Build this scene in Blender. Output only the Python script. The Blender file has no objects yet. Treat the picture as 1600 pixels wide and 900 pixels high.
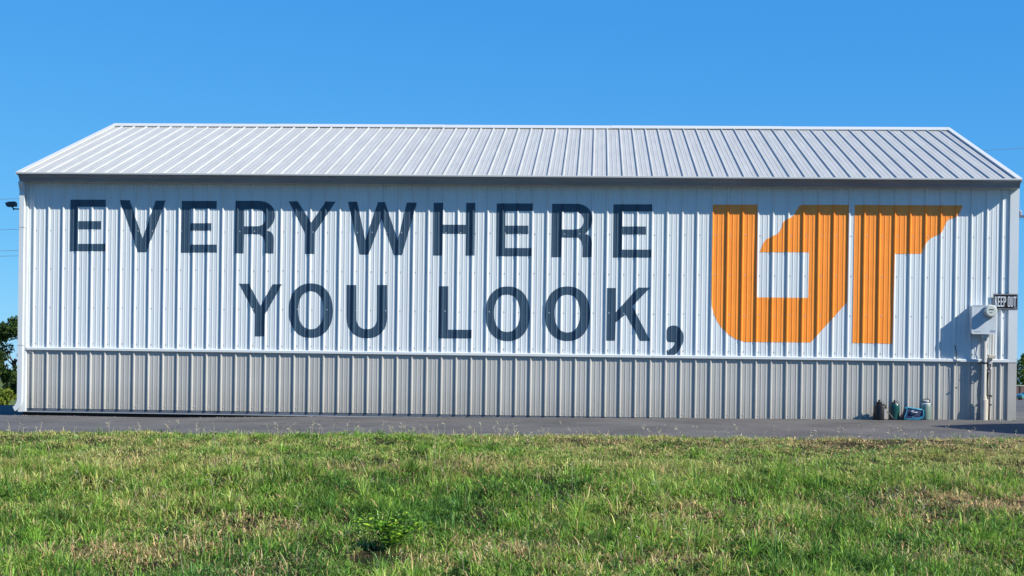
import bpy, math, random
import numpy as np
from mathutils import Vector, Matrix
from mathutils.geometry import tessellate_polygon
random.seed(7); RNG = np.random.default_rng(11)
SC = bpy.context.scene
COL = SC.collection
R = math.radians

# ---------------------------------------------------------------- camera
cam_d = bpy.data.cameras.new('camera'); cam = bpy.data.objects.new('camera', cam_d); COL.objects.link(cam)
CX, CD, CZ, YAW, ROLL, PITCH, F, SY = 8.9394, 23.1372, 0.62653, 0.054171, 0.013972, -0.004386, 2376.685, 156.2187
_c, _s = math.cos(YAW), math.sin(YAW)
fwd = Vector((-_s*math.cos(PITCH), _c*math.cos(PITCH), math.sin(PITCH)))
rt = Vector((_c, _s, 0)); up = rt.cross(fwd)
r2 = math.cos(ROLL)*rt + math.sin(ROLL)*up; u2 = -math.sin(ROLL)*rt + math.cos(ROLL)*up
M = Matrix((r2, u2, -fwd)).transposed().to_4x4(); M.translation = Vector((CX, -CD, CZ))
cam.matrix_world = M
cam_d.sensor_width = 36; cam_d.lens = 36*F/1600; cam_d.shift_y = SY/1600
cam_d.clip_start = 0.1; cam_d.clip_end = 3000
SC.camera = cam

# ---------------------------------------------------------------- sky, sun, exposure
AZ, EL = R(65.5), R(36.9)
sun_to = Vector((math.sin(AZ)*math.cos(EL), -math.cos(AZ)*math.cos(EL), math.sin(EL)))
wd = bpy.data.worlds.new('World'); SC.world = wd; wd.use_nodes = True
nt = wd.node_tree; bg = nt.nodes['Background']
sky = nt.nodes.new('ShaderNodeTexSky'); sky.sky_type = 'NISHITA'; sky.sun_disc = False
sky.sun_elevation = EL; sky.sun_rotation = math.atan2(sun_to.x, sun_to.y)
sky.altitude = 300; sky.air_density = 0.7; sky.dust_density = 0; sky.ozone_density = 3
# the clear, deep phone-camera blue: soften the sky model's gradient per channel, the same in every direction
sp = nt.nodes.new('ShaderNodeSeparateColor'); cb = nt.nodes.new('ShaderNodeCombineColor'); nt.links.new(sky.outputs[0], sp.inputs[0])
for k_, (pw, tn) in enumerate(((1.0, .30), (.55, 1.31), (.25, 3.55))):
    a_ = nt.nodes.new('ShaderNodeMath'); a_.operation = 'POWER'; a_.inputs[1].default_value = pw; nt.links.new(sp.outputs[k_], a_.inputs[0])
    b_ = nt.nodes.new('ShaderNodeMath'); b_.operation = 'MULTIPLY'; b_.inputs[1].default_value = tn; nt.links.new(a_.outputs[0], b_.inputs[0]); nt.links.new(b_.outputs[0], cb.inputs[k_])
nt.links.new(cb.outputs[0], bg.inputs[0])
bg.inputs[1].default_value = 0.10
sl = bpy.data.lights.new('sun', 'SUN'); sl.energy = 5.0; sl.angle = R(0.53); sl.color = (1.0, 0.965, 0.87)
so = bpy.data.objects.new('sun', sl); COL.objects.link(so)
so.rotation_euler = (-sun_to).to_track_quat('-Z', 'Y').to_euler(); so.location = (40, -20, 30)
SC.view_settings.view_transform = 'Standard'; SC.view_settings.look = 'None'
SC.view_settings.exposure = 0.68; SC.view_settings.gamma = 1
SC.cycles.use_denoising = True
SC.cycles.max_bounces = 6

# ---------------------------------------------------------------- helpers
def tag(o, label=None, cat=None, group=None, kind=None):
    if label: o['label'] = label
    if cat: o['category'] = cat
    if group: o['group'] = group
    if kind: o['kind'] = kind
    return o

def empty(name, loc, label, cat, group=None, rz=0):
    o = bpy.data.objects.new(name, None); COL.objects.link(o); o.location = loc; o.rotation_euler.z = rz
    o.empty_display_size = 0.2
    return tag(o, label, cat, group)

def link(name, me, parent=None, kind=None, label=None):
    o = bpy.data.objects.new(name, me); COL.objects.link(o)
    if parent is not None:
        o.parent = parent
    if kind: o['kind'] = kind
    if label: o['label'] = label
    return o

class MB:
    """collects shapes of ONE part"""
    def __init__(s): s.v = []; s.f = []
    def add(s, vs, fs):
        b = len(s.v); s.v += [tuple(map(float, v)) for v in vs]; s.f += [tuple(i+b for i in f) for f in fs]; return s
    def box(s, x0, x1, y0, y1, z0, z1, bev=0.0):
        if bev <= 0:
            v = [(x, y, z) for z in (z0, z1) for y in (y0, y1) for x in (x0, x1)]
            return s.add(v, [(0,2,3,1),(4,5,7,6),(0,1,5,4),(1,3,7,5),(3,2,6,7),(2,0,4,6)])
        b = bev; v = []
        for (z, i) in ((z0, b), (z0+b, 0), (z1-b, 0), (z1, b)):
            v += [(x0+i, y0+i+ (b if i == 0 else 0)*0, z), (x1-i, y0+i, z), (x1-i, y1-i, z), (x0+i, y1-i, z)]
        f = [(3,2,1,0),(12,13,14,15)]
        for k in range(3):
            for j in range(4):
                a = k*4+j; c = k*4+(j+1) % 4; f.append((a, c, c+4, a+4))
        return s.add(v, f)
    def tube(s, pts, rad, n=8, cap=True):
        pts = [Vector(p) for p in pts]; m = len(pts)
        if not hasattr(rad, '__len__'): rad = [rad]*m
        b = len(s.v); ref = None; vs = []
        for i, p in enumerate(pts):
            t = (pts[min(i+1, m-1)]-pts[max(i-1, 0)]).normalized()
            if ref is None:
                ref = t.orthogonal().normalized()
            ref = (ref - t*ref.dot(t)).normalized(); w = t.cross(ref)
            for k in range(n):
                a = 2*math.pi*k/n; q = p + (ref*math.cos(a)+w*math.sin(a))*rad[i]; vs.append(q)
        fs = [(i*n+k, i*n+(k+1) % n, (i+1)*n+(k+1) % n, (i+1)*n+k) for i in range(m-1) for k in range(n)]
        if cap: fs += [tuple(range(n-1, -1, -1)), tuple((m-1)*n+k for k in range(n))]
        return s.add(vs, fs)
    def lathe(s, prof, c=(0,0,0), n=20, axis='z'):
        vs = []
        for (r, h) in prof:
            for k in range(n):
                a = 2*math.pi*k/n
                if axis == 'z': vs.append((c[0]+r*math.cos(a), c[1]+r*math.sin(a), c[2]+h))
                elif axis == 'y': vs.append((c[0]+r*math.cos(a), c[1]-h, c[2]+r*math.sin(a)))
                else: vs.append((c[0]+h, c[1]+r*math.cos(a), c[2]+r*math.sin(a)))
        m = len(prof)
        fs = [(i*n+k, i*n+(k+1) % n, (i+1)*n+(k+1) % n, (i+1)*n+k) for i in range(m-1) for k in range(n)]
        fs += [tuple(range(n-1, -1, -1)), tuple((m-1)*n+k for k in range(n))]
        return s.add(vs, fs)
    def prism(s, poly, a0, a1, axis='x'):
        n = len(poly)
        def mk(a, p):
            return (a, p[0], p[1]) if axis == 'x' else ((p[0], a, p[1]) if axis == 'y' else (p[0], p[1], a))
        v = [mk(a0, p) for p in poly]+[mk(a1, p) for p in poly]
        f = [(i, (i+1) % n, n+(i+1) % n, n+i) for i in range(n)]+[tuple(range(n-1, -1, -1)), tuple(range(n, 2*n))]
        return s.add(v, f)
    def mesh(s, name, m, smooth=False):
        me = bpy.data.meshes.new(name); me.from_pydata(s.v, [], s.f)
        if m is not None: me.materials.append(m)
        if smooth:
            me.shade_smooth()
            try: me.set_sharp_from_angle(angle=R(35))
            except Exception: pass
        me.update(); return me
    def build(s, name, m, parent=None, smooth=False, kind=None, label=None, fix=True):
        me = s.mesh(name, m, smooth)
        if fix:
            import bmesh
            bm = bmesh.new(); bm.from_mesh(me); bmesh.ops.recalc_face_normals(bm, faces=bm.faces); bm.to_mesh(me); bm.free()
        return link(name, me, parent, kind, label)

# ---------------------------------------------------------------- materials
def mat(name, col, rough=0.5, metal=0.0, spec=0.5, noise=0.0, nscale=8.0, bump=0.0, bscale=40.0, stretch=(1,1,1), coat=0.0, trans=None, col2=None):
    m = bpy.data.materials.new(name); m.use_nodes = True; t = m.node_tree; b = t.nodes['Principled BSDF']
    b.inputs['Base Color'].default_value = (*col, 1); b.inputs['Roughness'].default_value = rough
    b.inputs['Metallic'].default_value = metal; b.inputs['Specular IOR Level'].default_value = spec
    b.inputs['Coat Weight'].default_value = coat
    tc = t.nodes.new('ShaderNodeTexCoord'); mp = t.nodes.new('ShaderNodeMapping'); mp.inputs['Scale'].default_value = stretch
    t.links.new(tc.outputs['Object'], mp.inputs[0])
    if noise > 0:
        n = t.nodes.new('ShaderNodeTexNoise'); n.inputs['Scale'].default_value = nscale; n.inputs['Detail'].default_value = 6; n.inputs['Roughness'].default_value = .6
        t.links.new(mp.outputs[0], n.inputs[0])
        r = t.nodes.new('ShaderNodeValToRGB'); r.color_ramp.elements[0].position = .3; r.color_ramp.elements[1].position = .7
        c2 = col2 or tuple(c*(1-noise) for c in col)
        r.color_ramp.elements[0].color = (*c2, 1); r.color_ramp.elements[1].color = (*[min(1, c*(1+noise*.3)) for c in col], 1)
        t.links.new(n.outputs['Fac'], r.inputs[0]); t.links.new(r.outputs[0], b.inputs['Base Color'])
    if bump > 0:
        n = t.nodes.new('ShaderNodeTexNoise'); n.inputs['Scale'].default_value = bscale; n.inputs['Detail'].default_value = 4
        t.links.new(mp.outputs[0], n.inputs[0]); bp = t.nodes.new('ShaderNodeBump'); bp.inputs['Strength'].default_value = 1; bp.inputs['Distance'].default_value = bump
        t.links.new(n.outputs['Fac'], bp.inputs['Height']); t.links.new(bp.outputs[0], b.inputs['Normal'])
    return m

M_WHITE = mat('white_painted_steel', (.615,.645,.655), .38, noise=.08, nscale=1.2, stretch=(1,1,.25), bump=.008, bscale=1.6)
M_STONE = mat('stone_painted_steel', (.40,.39,.365), .4, noise=.10, nscale=1.5, stretch=(1,1,.4), bump=.004, bscale=1.8)
def add_stain(m, top, col, amount):
    # mud splashed up from the ground: ragged, strongest at the foot
    t = m.node_tree; b = t.nodes['Principled BSDF']; src = b.inputs['Base Color'].links[0].from_socket
    ge = t.nodes.new('ShaderNodeNewGeometry'); sx = t.nodes.new('ShaderNodeSeparateXYZ'); t.links.new(ge.outputs['Position'], sx.inputs[0])
    mr = t.nodes.new('ShaderNodeMapRange'); mr.inputs[1].default_value = .08; mr.inputs[2].default_value = top; mr.inputs[3].default_value = 1; mr.inputs[4].default_value = 0
    t.links.new(sx.outputs[2], mr.inputs[0])
    n = t.nodes.new('ShaderNodeTexNoise'); n.inputs['Scale'].default_value = 9; n.inputs['Detail'].default_value = 8; n.inputs['Roughness'].default_value = .75; t.links.new(ge.outputs['Position'], n.inputs[0])
    a = t.nodes.new('ShaderNodeMath'); a.operation = 'MULTIPLY'; t.links.new(mr.outputs[0], a.inputs[0]); t.links.new(n.outputs['Fac'], a.inputs[1])
    a2 = t.nodes.new('ShaderNodeMath'); a2.operation = 'MULTIPLY'; a2.use_clamp = True; t.links.new(a.outputs[0], a2.inputs[0]); a2.inputs[1].default_value = amount
    mx = t.nodes.new('ShaderNodeMix'); mx.data_type = 'RGBA'; t.links.new(a2.outputs[0], mx.inputs[0]); t.links.new(src, mx.inputs[6]); mx.inputs[7].default_value = (*col, 1)
    t.links.new(mx.outputs[2], b.inputs['Base Color'])
add_stain(M_STONE, .55, (.20,.165,.125), .75)
M_TRIM = mat('white_trim_steel', (.57,.60,.61), .4, noise=.05, nscale=1.0, bump=.002, bscale=3)
M_ROOF = mat('roof_steel', (.40,.395,.37), .5, noise=.13, nscale=3.0, stretch=(3,.4,.4), bump=.003, bscale=2.0)
M_RIDGE = mat('ridge_steel', (.54,.54,.51), .4, noise=.05, nscale=2)
M_GUTTER = mat('grey_gutter_steel', (.20,.225,.26), .4, noise=.25, nscale=1.2, stretch=(1,1,6), bump=.003, bscale=3)
M_BASE = mat('grey_base_steel', (.10,.115,.14), .45, noise=.2, nscale=2)
M_NAVY = mat('navy_wall_paint', (.034,.066,.105), .42, noise=.12, nscale=2.5, bump=.008, bscale=1.6)
M_ORANGE = mat('orange_wall_paint', (.93,.285,.030), .42, noise=.09, nscale=2.5, bump=.008, bscale=1.6)
M_FOUND = mat('foundation', (.025,.022,.02), .9, noise=.4, nscale=6)
M_SCREW = mat('screw_head', (.42,.43,.45), .4)
M_BLACK = mat('black_plastic', (.012,.012,.014), .4)
M_CABLE = mat('black_cable', (.015,.015,.016), .55)
M_PVC = mat('cream_pvc', (.48,.43,.36), .45, noise=.15, nscale=9)
M_PVCW = mat('white_pvc', (.48,.46,.42), .4, noise=.1, nscale=9)
M_BOX = mat('light_grey_enamel', (.50,.54,.58), .42, noise=.10, nscale=7, bump=.001, bscale=6)

# ---------------------------------------------------------------- terrain height
_PY = np.array([-400,-60,-25,-19,-15,-13,-12,-11,-10,-9,-8.3,-7.6,-7,-6,-5,-4.2,-3,0,10,40,260,300,900.])
_PZ = np.array([-1.3,-1.2,-1.05,-1.05,-1.04,-.99,-.90,-.75,-.60,-.435,-.325,-.262,-.222,-.160,-.103,-.053,-.015,.084,.06,-.13,-1.55,-1.8,-4.])
def H(x, y):
    x = np.asarray(x, float); y = np.asarray(y, float)
    tilt = .0102*(np.clip(x, -6, 22)-8.94)-.004
    b = np.interp(y, _PY, _PZ)
    g = np.clip((-y-4.2)/1.0, 0, 1)*np.clip((y+30)/10, 0, 1)
    n = .022*np.sin(x*1.9+y*1.1+.4)+.018*np.sin(x*3.7-y*2.9+1.3)+.012*np.sin(x*6.1+y*7.3)+.03*np.sin(x*.7+y*.5)
    # shallow wash-outs on the bank
    dip = -.030*np.exp(-((x-2.3)/1.5)**2)*np.exp(-(y/1.0)**2)
    return b+tilt+n*g+dip
def edge_y(x):
    x = np.asarray(x, float)
    return -4.15+.10*np.sin(x*.8+.5)+.05*np.sin(x*2.3)+.03*np.sin(x*5.9+1)+.25*np.clip((x-12)/3, 0, 1)
GLYPHS = [
    ('E', [[(0.805,3.341),(1.361,3.345),(1.362,3.234),(0.937,3.231),(0.937,3.010),(1.290,3.013),(1.292,2.885),(0.938,2.882),(0.938,2.659),(1.367,2.663),(1.369,2.548),(0.806,2.543)]]),
    ('V', [[(1.582,3.339),(1.738,3.340),(1.946,2.749),(2.142,3.336),(2.302,3.337),(2.009,2.540),(1.874,2.539)]]),
    ('E', [[(2.551,3.334),(3.096,3.338),(3.095,3.217),(2.691,3.214),(2.690,2.992),(3.016,2.995),(3.017,2.880),(2.689,2.877),(2.688,2.663),(3.102,2.667),(3.104,2.543),(2.547,2.537)]]),
    ('R', [[(3.387,3.342),(3.725,3.345),(3.788,3.342),(3.841,3.331),(3.888,3.313),(3.927,3.288),(3.959,3.257),(3.983,3.221),(3.998,3.179),(4.003,3.129),(4.001,3.089),(3.993,3.050),(3.978,3.011),(3.954,2.971),(3.922,2.932),(3.883,2.892),(3.914,2.888),(3.940,2.874),(3.961,2.852),(3.977,2.824),(3.987,2.791),(3.990,2.755),(3.987,2.539),(3.850,2.538),(3.851,2.675),(3.848,2.716),(3.838,2.754),(3.824,2.786),(3.805,2.811),(3.783,2.827),(3.760,2.832),(3.528,2.830),(3.523,2.535),(3.388,2.533)],
        [(3.523,3.213),(3.720,3.215),(3.762,3.211),(3.793,3.200),(3.819,3.181),(3.838,3.155),(3.849,3.124),(3.854,3.085),(3.850,3.047),(3.840,3.015),(3.821,2.989),(3.797,2.970),(3.765,2.958),(3.723,2.954),(3.526,2.952)]]),
    ('Y', [[(4.212,3.340),(4.351,3.341),(4.566,3.019),(4.791,3.342),(4.942,3.343),(4.620,2.854),(4.619,2.537),(4.480,2.536),(4.479,2.853)]]),
    ('W', [[(5.130,3.341),(5.270,3.342),(5.405,2.758),(5.592,3.339),(5.699,3.340),(5.907,2.755),(6.035,3.336),(6.191,3.334),(5.973,2.531),(5.851,2.530),(5.651,3.083),(5.459,2.533),(5.321,2.534)]]),
    ('H', [[(6.448,3.336),(6.596,3.337),(6.593,3.003),(6.946,3.003),(6.945,3.338),(7.086,3.339),(7.083,2.534),(6.948,2.533),(6.948,2.864),(6.589,2.863),(6.588,2.531),(6.451,2.530)]]),
    ('E', [[(7.412,3.333),(7.963,3.337),(7.964,3.221),(7.547,3.218),(7.548,2.996),(7.900,2.999),(7.902,2.872),(7.549,2.869),(7.550,2.655),(7.956,2.659),(7.958,2.535),(7.417,2.529)]]),
    ('R', [[(8.257,3.334),(8.619,3.337),(8.677,3.333),(8.725,3.321),(8.767,3.301),(8.803,3.274),(8.832,3.240),(8.854,3.200),(8.867,3.155),(8.872,3.100),(8.871,3.064),(8.863,3.028),(8.849,2.991),(8.829,2.955),(8.800,2.919),(8.762,2.879),(8.793,2.875),(8.819,2.862),(8.840,2.840),(8.856,2.812),(8.866,2.779),(8.870,2.744),(8.867,2.527),(8.728,2.525),(8.729,2.667),(8.725,2.707),(8.716,2.745),(8.702,2.777),(8.683,2.802),(8.662,2.817),(8.639,2.822),(8.411,2.820),(8.405,2.522),(8.256,2.521)],
        [(8.405,3.211),(8.604,3.212),(8.646,3.209),(8.678,3.197),(8.703,3.178),(8.722,3.152),(8.734,3.120),(8.739,3.080),(8.735,3.041),(8.724,3.009),(8.706,2.983),(8.681,2.963),(8.649,2.951),(8.607,2.946),(8.409,2.944)]]),
    ('E', [[(9.188,3.333),(9.772,3.337),(9.773,3.227),(9.324,3.224),(9.325,2.998),(9.684,3.001),(9.686,2.879),(9.326,2.876),(9.327,2.647),(9.766,2.651),(9.768,2.531),(9.192,2.526)]]),
    ('Y', [[(3.457,2.069),(3.615,2.070),(3.797,1.728),(3.982,2.066),(4.129,2.068),(3.872,1.604),(3.865,1.265),(3.715,1.263),(3.716,1.602)]]),
    ('O', [[(4.919,1.672),(4.916,1.591),(4.906,1.524),(4.888,1.464),(4.864,1.410),(4.833,1.363),(4.796,1.323),(4.753,1.292),(4.704,1.269),(4.650,1.254),(4.585,1.249),(4.519,1.253),(4.465,1.266),(4.416,1.288),(4.372,1.318),(4.334,1.357),(4.301,1.403),(4.275,1.457),(4.256,1.516),(4.244,1.583),(4.239,1.664),(4.242,1.744),(4.252,1.811),(4.270,1.872),(4.294,1.926),(4.325,1.973),(4.363,2.012),(4.406,2.044),(4.454,2.067),(4.508,2.081),(4.574,2.086),(4.639,2.082),(4.693,2.069),(4.742,2.047),(4.786,2.017),(4.824,1.978),(4.857,1.932),(4.883,1.878),(4.902,1.819),(4.914,1.752)],
        [(4.773,1.675),(4.772,1.619),(4.766,1.572),(4.756,1.530),(4.742,1.493),(4.724,1.460),(4.703,1.433),(4.678,1.411),(4.651,1.395),(4.619,1.385),(4.582,1.382),(4.544,1.384),(4.513,1.393),(4.485,1.409),(4.460,1.430),(4.438,1.457),(4.419,1.489),(4.404,1.526),(4.393,1.568),(4.386,1.614),(4.383,1.670),(4.384,1.726),(4.390,1.773),(4.400,1.815),(4.414,1.852),(4.432,1.885),(4.453,1.912),(4.478,1.934),(4.506,1.950),(4.537,1.960),(4.574,1.964),(4.612,1.961),(4.643,1.952),(4.671,1.936),(4.696,1.915),(4.719,1.888),(4.737,1.856),(4.752,1.819),(4.763,1.777),(4.770,1.731)]]),
    ('U', [[(5.125,2.067),(5.131,1.570),(5.137,1.503),(5.150,1.448),(5.172,1.399),(5.201,1.356),(5.238,1.319),(5.281,1.291),(5.329,1.270),(5.384,1.257),(5.449,1.254),(5.513,1.259),(5.568,1.273),(5.616,1.295),(5.658,1.325),(5.693,1.362),(5.721,1.405),(5.741,1.455),(5.753,1.511),(5.757,1.577),(5.750,2.073),(5.597,2.072),(5.604,1.575),(5.602,1.533),(5.594,1.499),(5.581,1.468),(5.563,1.442),(5.540,1.421),(5.513,1.405),(5.482,1.396),(5.445,1.392),(5.408,1.395),(5.377,1.404),(5.349,1.419),(5.326,1.439),(5.307,1.465),(5.293,1.495),(5.284,1.530),(5.281,1.571),(5.274,2.068)]]),
    ('L', [[(6.546,2.063),(6.689,2.064),(6.696,1.401),(7.058,1.404),(7.059,1.271),(6.550,1.265)]]),
    ('O', [[(7.942,1.658),(7.940,1.578),(7.929,1.512),(7.912,1.452),(7.888,1.398),(7.857,1.351),(7.820,1.312),(7.777,1.280),(7.728,1.257),(7.675,1.243),(7.609,1.238),(7.544,1.242),(7.490,1.254),(7.441,1.276),(7.397,1.307),(7.359,1.345),(7.326,1.391),(7.300,1.444),(7.281,1.504),(7.269,1.570),(7.265,1.651),(7.267,1.731),(7.277,1.798),(7.295,1.858),(7.319,1.911),(7.350,1.958),(7.387,1.997),(7.430,2.029),(7.479,2.052),(7.533,2.066),(7.598,2.071),(7.663,2.067),(7.717,2.054),(7.766,2.032),(7.810,2.002),(7.848,1.963),(7.880,1.917),(7.906,1.864),(7.925,1.805),(7.937,1.738)],
        [(7.793,1.664),(7.791,1.610),(7.786,1.564),(7.775,1.523),(7.761,1.486),(7.743,1.454),(7.721,1.428),(7.696,1.406),(7.668,1.390),(7.636,1.381),(7.598,1.377),(7.559,1.380),(7.527,1.389),(7.499,1.404),(7.473,1.425),(7.450,1.451),(7.431,1.482),(7.416,1.519),(7.405,1.560),(7.397,1.605),(7.394,1.660),(7.396,1.715),(7.402,1.760),(7.412,1.801),(7.426,1.838),(7.444,1.870),(7.466,1.897),(7.491,1.918),(7.520,1.934),(7.552,1.944),(7.590,1.947),(7.628,1.945),(7.660,1.936),(7.689,1.921),(7.715,1.900),(7.737,1.873),(7.756,1.842),(7.771,1.805),(7.783,1.765),(7.790,1.719)]]),
    ('O', [[(8.856,1.669),(8.853,1.589),(8.843,1.522),(8.825,1.463),(8.800,1.409),(8.769,1.363),(8.731,1.323),(8.688,1.292),(8.639,1.269),(8.584,1.255),(8.518,1.249),(8.452,1.253),(8.397,1.266),(8.347,1.288),(8.303,1.318),(8.264,1.356),(8.231,1.402),(8.205,1.455),(8.185,1.515),(8.173,1.581),(8.168,1.661),(8.171,1.741),(8.181,1.808),(8.199,1.868),(8.224,1.921),(8.255,1.968),(8.293,2.007),(8.337,2.038),(8.386,2.061),(8.440,2.075),(8.506,2.081),(8.572,2.077),(8.628,2.064),(8.677,2.042),(8.722,2.012),(8.760,1.973),(8.793,1.927),(8.819,1.874),(8.839,1.815),(8.851,1.749)],
        [(8.705,1.670),(8.704,1.614),(8.698,1.569),(8.688,1.527),(8.674,1.490),(8.657,1.458),(8.636,1.431),(8.611,1.410),(8.584,1.394),(8.553,1.384),(8.516,1.380),(8.479,1.383),(8.447,1.392),(8.419,1.407),(8.394,1.428),(8.372,1.455),(8.354,1.487),(8.339,1.523),(8.328,1.564),(8.321,1.610),(8.318,1.665),(8.319,1.720),(8.325,1.766),(8.335,1.808),(8.349,1.845),(8.366,1.877),(8.388,1.904),(8.412,1.925),(8.440,1.941),(8.470,1.951),(8.508,1.954),(8.545,1.952),(8.576,1.943),(8.604,1.927),(8.629,1.906),(8.651,1.880),(8.669,1.848),(8.684,1.812),(8.695,1.771),(8.702,1.725)]]),
    ('K', [[(9.108,2.063),(9.243,2.064),(9.246,1.695),(9.579,2.074),(9.761,2.076),(9.497,1.790),(9.773,1.270),(9.619,1.268),(9.398,1.668),(9.245,1.540),(9.241,1.266),(9.107,1.264)]]),
    (',', [[(10.017,1.431),(10.031,1.472),(10.064,1.494),(10.108,1.506),(10.156,1.504),(10.205,1.479),(10.242,1.434),(10.269,1.387),(10.277,1.339),(10.273,1.261),(10.233,1.169),(10.178,1.086),(10.105,1.036),(10.023,1.018),(10.021,1.131),(10.065,1.140),(10.108,1.172),(10.137,1.215),(10.145,1.252),(10.053,1.253),(10.024,1.268),(10.016,1.307)]]),
    ('U_logo', [[(10.685,3.340),(11.356,3.345),(11.364,1.946),(12.135,1.946),(12.138,2.632),(11.397,2.628),(11.428,2.699),(11.458,2.774),(11.501,2.824),(11.543,2.851),(11.596,2.876),(11.664,2.905),(11.701,2.953),(11.727,3.013),(11.741,3.072),(11.773,3.110),(11.836,3.143),(11.894,3.175),(11.926,3.223),(11.952,3.282),(11.983,3.329),(12.020,3.347),(12.719,3.353),(12.713,1.882),(12.183,1.274),(11.190,1.271),(11.064,1.310),(10.957,1.373),(10.850,1.472),(10.772,1.582),(10.722,1.693),(10.691,1.809),(10.683,1.934)]]),
    ('T_logo', [[(12.809,3.353),(14.412,3.356),(14.392,3.301),(14.372,3.258),(14.341,3.208),(14.320,3.183),(14.258,3.158),(14.205,3.144),(14.174,3.107),(14.149,3.049),(14.123,2.984),(14.098,2.941),(14.051,2.910),(13.988,2.883),(13.936,2.851),(13.889,2.805),(13.853,2.732),(13.813,2.626),(13.412,2.621),(13.396,1.271),(12.804,1.275)]]),
]
# ---------------------------------------------------------------- ground sheets
def sheet(name, xs, ys, zf, m, kind='structure'):
    X, Y = np.meshgrid(xs, ys); Z = zf(X, Y)
    v = np.stack([X.ravel(), Y.ravel(), Z.ravel()], 1); nx, ny = len(xs), len(ys)
    f = [(j*nx+i, j*nx+i+1, (j+1)*nx+i+1, (j+1)*nx+i) for j in range(ny-1) for i in range(nx-1)]
    me = bpy.data.meshes.new(name); me.from_pydata(v.tolist(), [], f); me.materials.append(m); me.shade_smooth()
    return tag(link(name, me), kind=kind)

def ramp(t, fac, stops):
    r = t.nodes.new('ShaderNodeValToRGB'); e = r.color_ramp.elements
    e[0].position, e[0].color = stops[0][0], (*stops[0][1], 1); e[1].position, e[1].color = stops[-1][0], (*stops[-1][1], 1)
    for p, c in stops[1:-1]:
        q = e.new(p); q.color = (*c, 1)
    t.links.new(fac, r.inputs[0]); return r.outputs[0]

def noise(t, vec, scale, detail=6, rough=.6):
    n = t.nodes.new('ShaderNodeTexNoise'); n.inputs['Scale'].default_value = scale; n.inputs['Detail'].default_value = detail; n.inputs['Roughness'].default_value = rough
    t.links.new(vec, n.inputs[0]); return n.outputs['Fac']

def mix(t, fac, a, b, typ='MIX'):
    n = t.nodes.new('ShaderNodeMix'); n.data_type = 'RGBA'; n.blend_type = typ
    for s, v in ((0, fac), (6, a), (7, b)):
        if hasattr(v, 'is_linked') or hasattr(v, 'links'): t.links.new(v, n.inputs[s])
        else: n.inputs[s].default_value = v if s == 0 else (*v, 1)
    return n.outputs[2]

def mat_ground():
    m = bpy.data.materials.new('soil_and_thatch'); m.use_nodes = True; t = m.node_tree; b = t.nodes['Principled BSDF']
    tc = t.nodes.new('ShaderNodeTexCoord').outputs['Object']
    a = ramp(t, noise(t, tc, 3.0, 8, .65), [(.3, (.022,.024,.009)), (.5, (.035,.034,.014)), (.62, (.065,.05,.025)), (.78, (.12,.09,.045))])
    c = ramp(t, noise(t, tc, 45, 5, .7), [(.25, (.35,.35,.35)), (.7, (1,1,1))])
    out = mix(t, 1.0, a, c, 'MULTIPLY')
    t.links.new(out, b.inputs['Base Color']); b.inputs['Roughness'].default_value = .95; b.inputs['Specular IOR Level'].default_value = .1
    bp = t.nodes.new('ShaderNodeBump'); bp.inputs['Distance'].default_value = .03; t.links.new(noise(t, tc, 30, 6, .7), bp.inputs['Height']); t.links.new(bp.outputs[0], b.inputs['Normal'])
    return m
def mat_field():
    m = bpy.data.materials.new('far_meadow'); m.use_nodes = True; t = m.node_tree; b = t.nodes['Principled BSDF']
    tc = t.nodes.new('ShaderNodeTexCoord').outputs['Object']
    a = ramp(t, noise(t, tc, .35, 8, .65), [(.3, (.05,.075,.02)), (.55, (.09,.12,.035)), (.75, (.17,.16,.07))])
    t.links.new(a, b.inputs['Base Color']); b.inputs['Roughness'].default_value = 1; b.inputs['Specular IOR Level'].default_value = .1
    return m
def mat_asphalt():
    m = bpy.data.materials.new('worn_asphalt'); m.use_nodes = True; t = m.node_tree; b = t.nodes['Principled BSDF']
    tc = t.nodes.new('ShaderNodeTexCoord').outputs['Object']
    a = ramp(t, noise(t, tc, .9, 8, .6), [(.3, (.082,.077,.076)), (.7, (.150,.142,.138))])
    g = ramp(t, noise(t, tc, 160, 3, .8), [(.35, (.62,.62,.62)), (.6, (1,1,1)), (.72, (1.0,1.0,1.0)), (.8, (1.9,1.85,1.8))])
    o = mix(t, 1.0, a, g, 'MULTIPLY')
    vo = t.nodes.new('ShaderNodeTexVoronoi'); vo.feature = 'DISTANCE_TO_EDGE'; vo.inputs['Scale'].default_value = .42
    mp = t.nodes.new('ShaderNodeMapping'); t.links.new(tc, mp.inputs[0])
    nz = t.nodes.new('ShaderNodeTexNoise'); nz.inputs['Scale'].default_value = 1.7; nz.inputs['Detail'].default_value = 5; t.links.new(tc, nz.inputs[0])
    ad = t.nodes.new('ShaderNodeVectorMath'); ad.operation = 'ADD'; t.links.new(mp.outputs[0], ad.inputs[0]); t.links.new(nz.outputs['Color'], ad.inputs[1])
    t.links.new(ad.outputs[0], vo.inputs['Vector'])
    cr = ramp(t, vo.outputs['Distance'], [(.0, (.75,.75,.75)), (.006, (0,0,0))])
    o = mix(t, cr, o, (.035,.034,.034))
    # pale scuffs and grit lines
    sc = ramp(t, noise(t, tc, 5, 9, .75), [(.66, (0,0,0)), (.74, (.5,.5,.5))])
    o = mix(t, sc, o, (.24,.23,.22))
    t.links.new(o, b.inputs['Base Color']); b.inputs['Roughness'].default_value = .85; b.inputs['Specular IOR Level'].default_value = .25
    bp = t.nodes.new('ShaderNodeBump'); bp.inputs['Distance'].default_value = .004; t.links.new(noise(t, tc, 120, 4, .7), bp.inputs['Height']); t.links.new(bp.outputs[0], b.inputs['Normal'])
    return m
M_SOIL = mat_ground(); M_FIELD = mat_field(); M_ASPH = mat_asphalt()

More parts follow.
